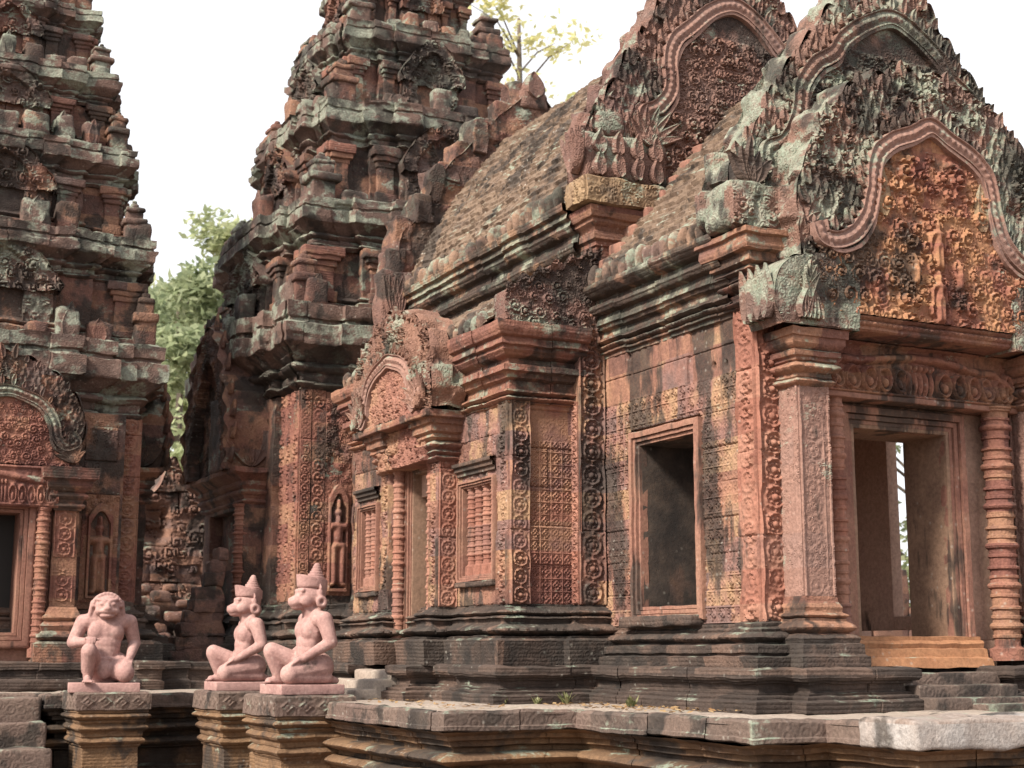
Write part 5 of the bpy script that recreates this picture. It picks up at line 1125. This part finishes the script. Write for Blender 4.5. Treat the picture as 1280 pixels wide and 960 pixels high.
def seated_body(mb, lion=False):
    E_ = lambda c, r, t=0.: ellipsoid(mb, c, r, tilt=t); C_ = lambda a, b, r0, r1=None: capsule(mb, a, b, r0, r1)
    E_((-.035, 0, .145), (.14, .185, .14)); E_((.0, 0, .26), (.105, .135, .13)); E_((.035, 0, .255), (.08, .11, .09)); E_((.0, 0, .45), (.108, .165, .150), .06); E_((.012, 0, .36), (.100, .140, .13)); E_((.010, 0, .30), (.102, .134, .11))
    E_((.040, .065, .465), (.068, .092, .100)); E_((.040, -.065, .465), (.068, .092, .100))
    C_((-.03, .16, .555), (-.03, -.16, .555), .078); C_((-.03, .08, .60), (-.02, .0, .65), .055, .05); C_((-.03, -.08, .60), (-.02, 0, .65), .055, .05)
    C_((-.015, 0, .58), (.015, 0, .69), .078, .075)
    # left arm, straight down to the folded knee
    C_((-.045, .205, .555), (-.085, .262, .36), .072, .056); C_((-.085, .262, .36), (.13, .215, .225), .056, .036); C_((.13, .215, .225), (.185, .20, .205), .038, .034)
    for k in range(4): C_((.185, .232 - .021 * k, .205), (.245 - .006 * abs(k - 1.5), .225 - .021 * k, .175), .0135, .012); C_((.245 - .006 * abs(k - 1.5), .225 - .021 * k, .175), (.272 - .008 * abs(k - 1.5), .222 - .021 * k, .140), .012, .010)
    C_((.15, .185, .21), (.20, .15, .185), .015, .012)
    # right arm, hand resting on the raised knee
    if lion:
        C_((-.045, -.205, .555), (-.02, -.285, .365), .070, .056); C_((-.02, -.285, .365), (.20, -.17, .37), .055, .036); hx, hy, hz = .215, -.145, .385
    else:
        C_((-.045, -.205, .555), (-.09, -.265, .36), .070, .056); C_((-.09, -.265, .36), (.10, -.19, .235), .054, .036); hx, hy, hz = .13, -.175, .240
    C_((hx - .03, hy - .01, hz), (hx + .03, hy + .01, hz), .036, .033)
    for k in range(4): C_((hx + .02, hy + .035 - .022 * k, hz + .015), (hx + .085 - .005 * abs(k - 1.5), hy + .045 - .022 * k, hz + .015), .0135, .012); C_((hx + .085 - .005 * abs(k - 1.5), hy + .045 - .022 * k, hz + .015), (hx + .105 - .008 * abs(k - 1.5), hy + .045 - .022 * k, hz - .025), .012, .010)
    C_((hx, hy + .035, hz), (hx + .045, hy + .075, hz + .005), .015, .012)
    # left leg folded under
    C_((-.035, .10, .145), (.235, .172, .095), .138, .082); E_((.235, .178, .088), (.085, .080, .088)); C_((.22, .175, .07), (-.10, .16, .055), .072, .050); C_((-.10, .15, .05), (-.19, .13, .03), .045, .028)
    # right leg raised
    C_((-.03, -.10, .13), (.275, -.145, .285), .105, .074); E_((.285, -.145, .292), (.070, .068, .070)); C_((.285, -.145, .275), (.215, -.145, .06), .070, .045); C_((.245, -.145, .18), (.225, -.145, .14), .062, .055)
    C_((.195, -.145, .035), (.30, -.15, .028), .040, .032)
    for k in range(5): C_((.30, -.115 - .017 * k, .018), (.352 - .010 * k, -.112 - .019 * k, .014), .0125, .011)
    # waist cloth and sash
    for k in range(18):
        a = k / 18 * 2 * math.pi; b = (k + 1) / 18 * 2 * math.pi; C_((.0 + .125 * math.cos(a), .150 * math.sin(a), .195 + .02 * math.cos(a)), (.0 + .125 * math.cos(b), .150 * math.sin(b), .195 + .02 * math.cos(b)), .017)
    E_((.115, 0, .12), (.06, .07, .09)); C_((-.02, .08, .02), (-.02, -.08, .02), .05)
def head_monkey(mb):
    E_ = lambda c, r, t=0.: ellipsoid(mb, c, r, tilt=t); C_ = lambda a, b, r0, r1=None: capsule(mb, a, b, r0, r1)
    E_((.0, 0, .765), (.115, .105, .110)); E_((.045, 0, .735), (.085, .085, .085)); E_((.110, 0, .712), (.072, .068, .054), .22); E_((.095, 0, .668), (.062, .050, .026), .10); E_((.155, 0, .715), (.026, .038, .024))
    C_((.088, -.062, .800), (.100, 0, .792), .020, .020); C_((.088, .062, .800), (.100, 0, .792), .020, .020)
    for s in (-1, 1):
        E_((.095, s * .047, .770), (.018, .022, .014)); E_((.168, s * .014, .735), (.010, .008, .007)); E_((.06, s * .07, .715), (.05, .03, .045))
        # ears with big ring plugs
        E_((-.035, s * .108, .775), (.022, .018, .045)); C_((-.035, s * .112, .82), (-.03, s * .10, .86), .014, .006)
        for k in range(14):
            a = k / 14 * 2 * math.pi; b = (k + 1) / 14 * 2 * math.pi; C_((-.04 + .030 * math.cos(a), s * .118, .708 + .034 * math.sin(a)), (-.04 + .030 * math.cos(b), s * .118, .708 + .034 * math.sin(b)), .017)
        E_((-.04, s * .100, .708), (.03, .01, .034))
    E_((-.06, 0, .70), (.06, .095, .07))
def crown(parent, mat):
    def lathe(mb, c, prof, tilt=0., n=30):
        th = np.arange(n) / n * 2 * math.pi
        P = np.array([[[r * math.cos(t), r * .94 * math.sin(t), z] for r, z in prof] for t in th])
        x = P[..., 0] * math.cos(tilt) + P[..., 2] * math.sin(tilt); z = -P[..., 0] * math.sin(tilt) + P[..., 2] * math.cos(tilt); P[..., 0] = x; P[..., 2] = z
        return P + np.array(c)
    mb = MB()
    # band whose front flares up to a point
    n = 40; th = np.arange(n) / n * 2 * math.pi; rows = []
    for t in th:
        f = max(0, math.cos(t)); top = .060 + .052 * f ** .8; ri = .113; ro = .116 + .010 * f
        rows.append([[ri * .80 * math.cos(t), ri * .78 * math.sin(t), -.03 - .08 * max(0, -math.cos(t))], [ri * .97 * math.cos(t), ri * .93 * math.sin(t), -.022 - .09 * max(0, -math.cos(t))], [ri * 1.02 * math.cos(t), ri * .97 * math.sin(t), -.008], [ri * 1.04 * math.cos(t), ri * .98 * math.sin(t), .012], [ro * math.cos(t), ro * .95 * math.sin(t), top], [(ro - .014) * math.cos(t), (ro - .014) * .95 * math.sin(t), top + .002], [.085 * math.cos(t), .085 * math.sin(t), .04]])
    mb.grid(np.array(rows) * np.array((1.10, 1.12, .86)) + np.array((-.008, 0, .856)), closed=True)
    prof = [(.112, -.06), (.108, .0)]
    z = .0; r = .106
    for k in range(6):
        r2 = r * .80; prof += [(r, z + .004), (r * 1.03, z + .012), (r * .99, z + .024), (r2 * 1.03, z + .028)]; z += .0235; r = r2
    prof += [(r, z), (r * 1.0, z + .012), (r * .7, z + .026), (.002, z + .032)]
    mb.grid(lathe(mb, (-.035, 0, .885), prof, -.10), closed=True)
    return mb.build('crown', mat, parent, sharp=50)
def head_lion(mb):
    E_ = lambda c, r, t=0.: ellipsoid(mb, c, r, tilt=t); C_ = lambda a, b, r0, r1=None: capsule(mb, a, b, r0, r1)
    E_((.0, 0, .70), (.105, .105, .105)); E_((-.035, 0, .70), (.112, .128, .120)); E_((-.04, .085, .61), (.075, .062, .12)); E_((-.04, -.085, .61), (.075, .062, .12)); E_((-.06, 0, .61), (.06, .12, .10)); E_((.055, 0, .690), (.080, .092, .085)); E_((.110, 0, .652), (.045, .064, .030)); E_((.095, 0, .612), (.048, .058, .022)); E_((.146, 0, .672), (.020, .030, .016)); E_((.07, .062, .655), (.05, .035, .04)); E_((.07, -.062, .655), (.05, .035, .04))
    C_((.085, -.07, .752), (.118, -.018, .735), .017); C_((.085, .07, .752), (.118, .018, .735), .017); C_((.112, 0, .735), (.142, 0, .682), .014, .020)
    for s in (-1, 1):
        E_((.118, s * .042, .712), (.016, .023, .014))
        for k in range(4): C_((.02 - .03 * k, s * .112, .73), (.015 - .03 * k, s * .138, .565), .020, .016)
    for k in range(13):
        a = math.pi * (.02 + .96 * k / 12); C_((.045, .108 * math.cos(a), .69 + .112 * math.sin(a)), (-.12, .115 * math.cos(a), .69 + .112 * math.sin(a)), .018, .015)
    for k in range(9):
        a = math.pi * (.06 + .88 * k / 8); C_((-.10, .115 * math.cos(a), .70 + .05 * math.sin(a)), (-.09, .14 * math.cos(a), .57), .020)
def statue(label, kind, slab, seed):
    r = thing('guardian_statue', label, 'statue', (0, 0, 0), 'pink kneeling guardian statues', local=True)
    mb = MB(); mb.box((-slab[0] / 2 + .06, -slab[1] / 2, -.085), (slab[0] / 2 + .06, slab[1] / 2, .0), .008, .08, .002); mb.build('base_slab', M_pinkst, r)
    mb = MB(); seated_body(mb, kind == 'lion'); hb_ = MB(); (head_lion if kind == 'lion' else head_monkey)(hb_)
    for v_, f_ in zip(hb_.V, hb_.F): mb.add((v_ - np.array((0, 0, .62))) * np.array((1.12, 1.14, 1.08)) + np.array((0, 0, .615)), [f_ - f_.min()])
    fuse(mb, 'body', M_pinkst, r)
    if kind != 'lion': crown(r, M_pinkst)
    return r
s3 = statue('nearest pink statue with crown and beak-like muzzle, seated in profile', 'monkey', (.56, .52), 1)
s3.location = (4.33, 12.34, .137); s3.rotation_euler = (0, 0, math.radians(180 + 2)); s3.scale = (1.02, 1.02, .98)
s2 = copy_tree(s3); s2.location = (4.31, 14.12, .130); s2.rotation_euler = (0, 0, math.radians(180 - 3)); s2.scale = (1.0, 1.0, .965)
s2['label'] = 'crowned pink statue in profile behind the nearest one, in the middle of the three'
s1 = statue('pink statue with round lion mane and grinning face turned to the viewer', 'lion', (.46, .62), 2)
s1.location = (3.15, 15.0, .115); s1.rotation_euler = (0, 0, math.radians(-90 - 10)); s1.scale = (1.08, 1.08, 1.06)

# ------------------------------------------------------------------ trees
def tree(name, label, cat, x, y, h, cr, mat, n, seed, base=.30, bare=False, group='trees behind the temple'):
    rnd = random.Random(seed); rs = np.random.RandomState(seed)
    T = thing(name, label, cat, (x, y, -1.15), group, local=True)
    mb = MB(); pts = [(0, 0, 0)]
    lean = rnd.uniform(-.06, .06)
    for k in range(1, 9): pts.append((lean * h * (k / 8) ** 1.5 + rnd.uniform(-.12, .12), rnd.uniform(-.1, .1), h * .92 * k / 8))
    for k in range(8): mb.grid(sphere_cone(pts[k], pts[k + 1], .018 * h * (1 - k / 9) + .02, .018 * h * (1 - (k + 1) / 9) + .02, 8, 2), closed=True)
    cl = []
    nl = 14 if not bare else 11
    for k in range(nl):
        q = rnd.uniform(base, .95); i = min(7, int(q * 8)); p = Vector(pts[i]).lerp(Vector(pts[i + 1]), q * 8 - i) if i < 8 else Vector(pts[8])
        a = rnd.uniform(0, 6.28); L = cr * rnd.uniform(.5, 1.0) * (1.1 - .5 * abs(q - .55)); e = p + Vector((math.cos(a) * L, math.sin(a) * L, L * rnd.uniform(.15, .75)))
        m_ = p.lerp(e, .5) + Vector((rnd.uniform(-.3, .3), rnd.uniform(-.3, .3), .15 * L))
        r_ = .006 * h * (1.1 - q)
        mb.grid(sphere_cone(p, m_, r_ + .02, r_ * .7 + .015, 6, 2), closed=True); mb.grid(sphere_cone(m_, e, r_ * .7 + .015, .012, 6, 2), closed=True)
        for b in range(3 if bare else 5):
            f = e if b == 0 else p.lerp(e, rnd.uniform(.45, 1)) + Vector((rnd.gauss(0, .25), rnd.gauss(0, .25), rnd.gauss(.1, .2))) * cr * .5
            cl.append((f, cr * rnd.uniform(.16, .34)))
    mb.build('trunk', M_bark, T)
    C_ = np.array([list(c[0]) for c in cl]); R_ = np.array([c[1] for c in cl])
    k = rs.randint(0, len(cl), n); d = rs.normal(size=(n, 3)); d /= np.linalg.norm(d, axis=1, keepdims=True); rr = rs.rand(n, 1) ** .45
    P = C_[k] + d * rr * R_[k][:, None] * np.array([1.15, 1.15, .75])
    s = (.11 + .11 * rs.rand(n, 1)) * (h / 14.) ** .5 * (.8 if bare else 1)
    a = rs.normal(size=(n, 3)); a[:, 2] *= .6; a /= np.linalg.norm(a, axis=1, keepdims=True); b = np.cross(a, rs.normal(size=(n, 3))); b /= np.linalg.norm(b, axis=1, keepdims=True)
    V = np.stack([P - a * s, P + b * s * .45, P + a * s, P - b * s * .45], 1).reshape(-1, 3)
    mb = MB(); mb.add(V, [np.arange(4 * n).reshape(n, 4)]); mb.build('crown', mat, T, sharp=0)
    return T
tree('broadleaf_tree', 'leafy green tree filling the lower gap between the towers', 'tree', 11.0, 42, 13.0, 3.2, M_leaf[0], 15000, 1, .10)
tree('broadleaf_tree', 'paler taller tree rising over the gap between the towers', 'tree', 14.6, 52, 18.2, 3.6, M_leaf[1], 11000, 2, .2)
tree('broadleaf_tree', 'bushy tree low behind the ruined gable', 'tree', 8.2, 36, 7.5, 3.0, M_leaf[1], 10000, 3, .08)
tree('thin_tree', 'thin sparse yellow-green tree against the white sky above the vaulted roof', 'tree', 30.9, 58, 33.5, 4.2, M_leaf[2], 1000, 4, .76, True)
tree('thin_tree', 'second yellowing tree crown beside the broad tower top', 'tree', 28.4, 58, 29.5, 3.6, M_leaf[2], 800, 5, .80, True)
tree('thin_tree', 'small leaning sapling crown close to the red nave gable', 'tree', 33.9, 58, 31.0, 2.4, M_leaf[2], 420, 6, .86, True)
tree('broadleaf_tree', 'green tree glimpsed through the porch window slit', 'tree', 27, 31, 10, 3.8, M_leaf[1], 12000, 7, .05)
tree('broadleaf_tree', 'dark green tree beyond the right side of the porch', 'tree', 33, 36, 12, 4.2, M_leaf[0], 9000, 8, .05)
# ------------------------------------------------------------------ weeds and dry leaves on the terrace
def weed(x, y, z, s, seed, label):
    rnd = random.Random(seed); mb = MB()
    for k in range(16):
        a = rnd.uniform(0, 6.28); L = s * rnd.uniform(.5, 1.); w = s * rnd.uniform(.08, .16); dx, dy = math.cos(a), math.sin(a); b = rnd.uniform(.3, .9); ox, oy = rnd.uniform(-.4, .4) * s, rnd.uniform(-.15, .15) * s
        t = np.linspace(0, 1, 5); c = np.stack([x + ox + dx * L * b * t, y + oy + dy * L * b * t, z + L * (t * 1.1 - .35 * b * t * t)], -1); wd_ = w * np.sin(math.pi * (.15 + .85 * t))
        P = np.stack([c + wd_[:, None] * np.array([-dy, dx, 0]), c - wd_[:, None] * np.array([-dy, dx, 0])], 0); mb.grid(P)
    o = mb.build('weed', M_weed, None); o['label'] = label; o['category'] = 'weed'; o['group'] = 'weeds at the foot of the plinth'
weed(5.62, 10.60, .0, .07, 1, 'weed tuft at the inner corner of the dark plinth'); weed(5.85, 10.55, .0, .11, 2, 'bushiest weed tuft beside the inner plinth corner'); weed(6.03, 9.85, .0, .10, 3, 'lone weed tuft against the porch plinth under the window'); weed(5.36, 10.66, .0, .06, 4, 'small weed left of the others near the hall plinth corner')
rnd = random.Random(5); mb = MB()
for k in range(320):
    if k % 3: y = rnd.uniform(8.5, 10.5); x = rnd.uniform(5.5, 6.17)
    else: y = rnd.uniform(9.7, 12.5); x = rnd.uniform(4.5, 5.2)
    a = rnd.uniform(0, 6.28); s = rnd.uniform(.015, .035); c = np.array((x, y, .012)); u_ = np.array((math.cos(a), math.sin(a), rnd.uniform(-.2, .4))); v_ = np.array((-math.sin(a), math.cos(a), rnd.uniform(-.2, .4)))
    mb.ngon([c - u_ * s, c + v_ * s * .5, c + u_ * s, c - v_ * s * .5])
o = mb.build('leaf_litter', M_litter, None, kind='stuff'); o['label'] = 'dry leaves scattered along the foot of the plinth'; o['category'] = 'leaf litter'
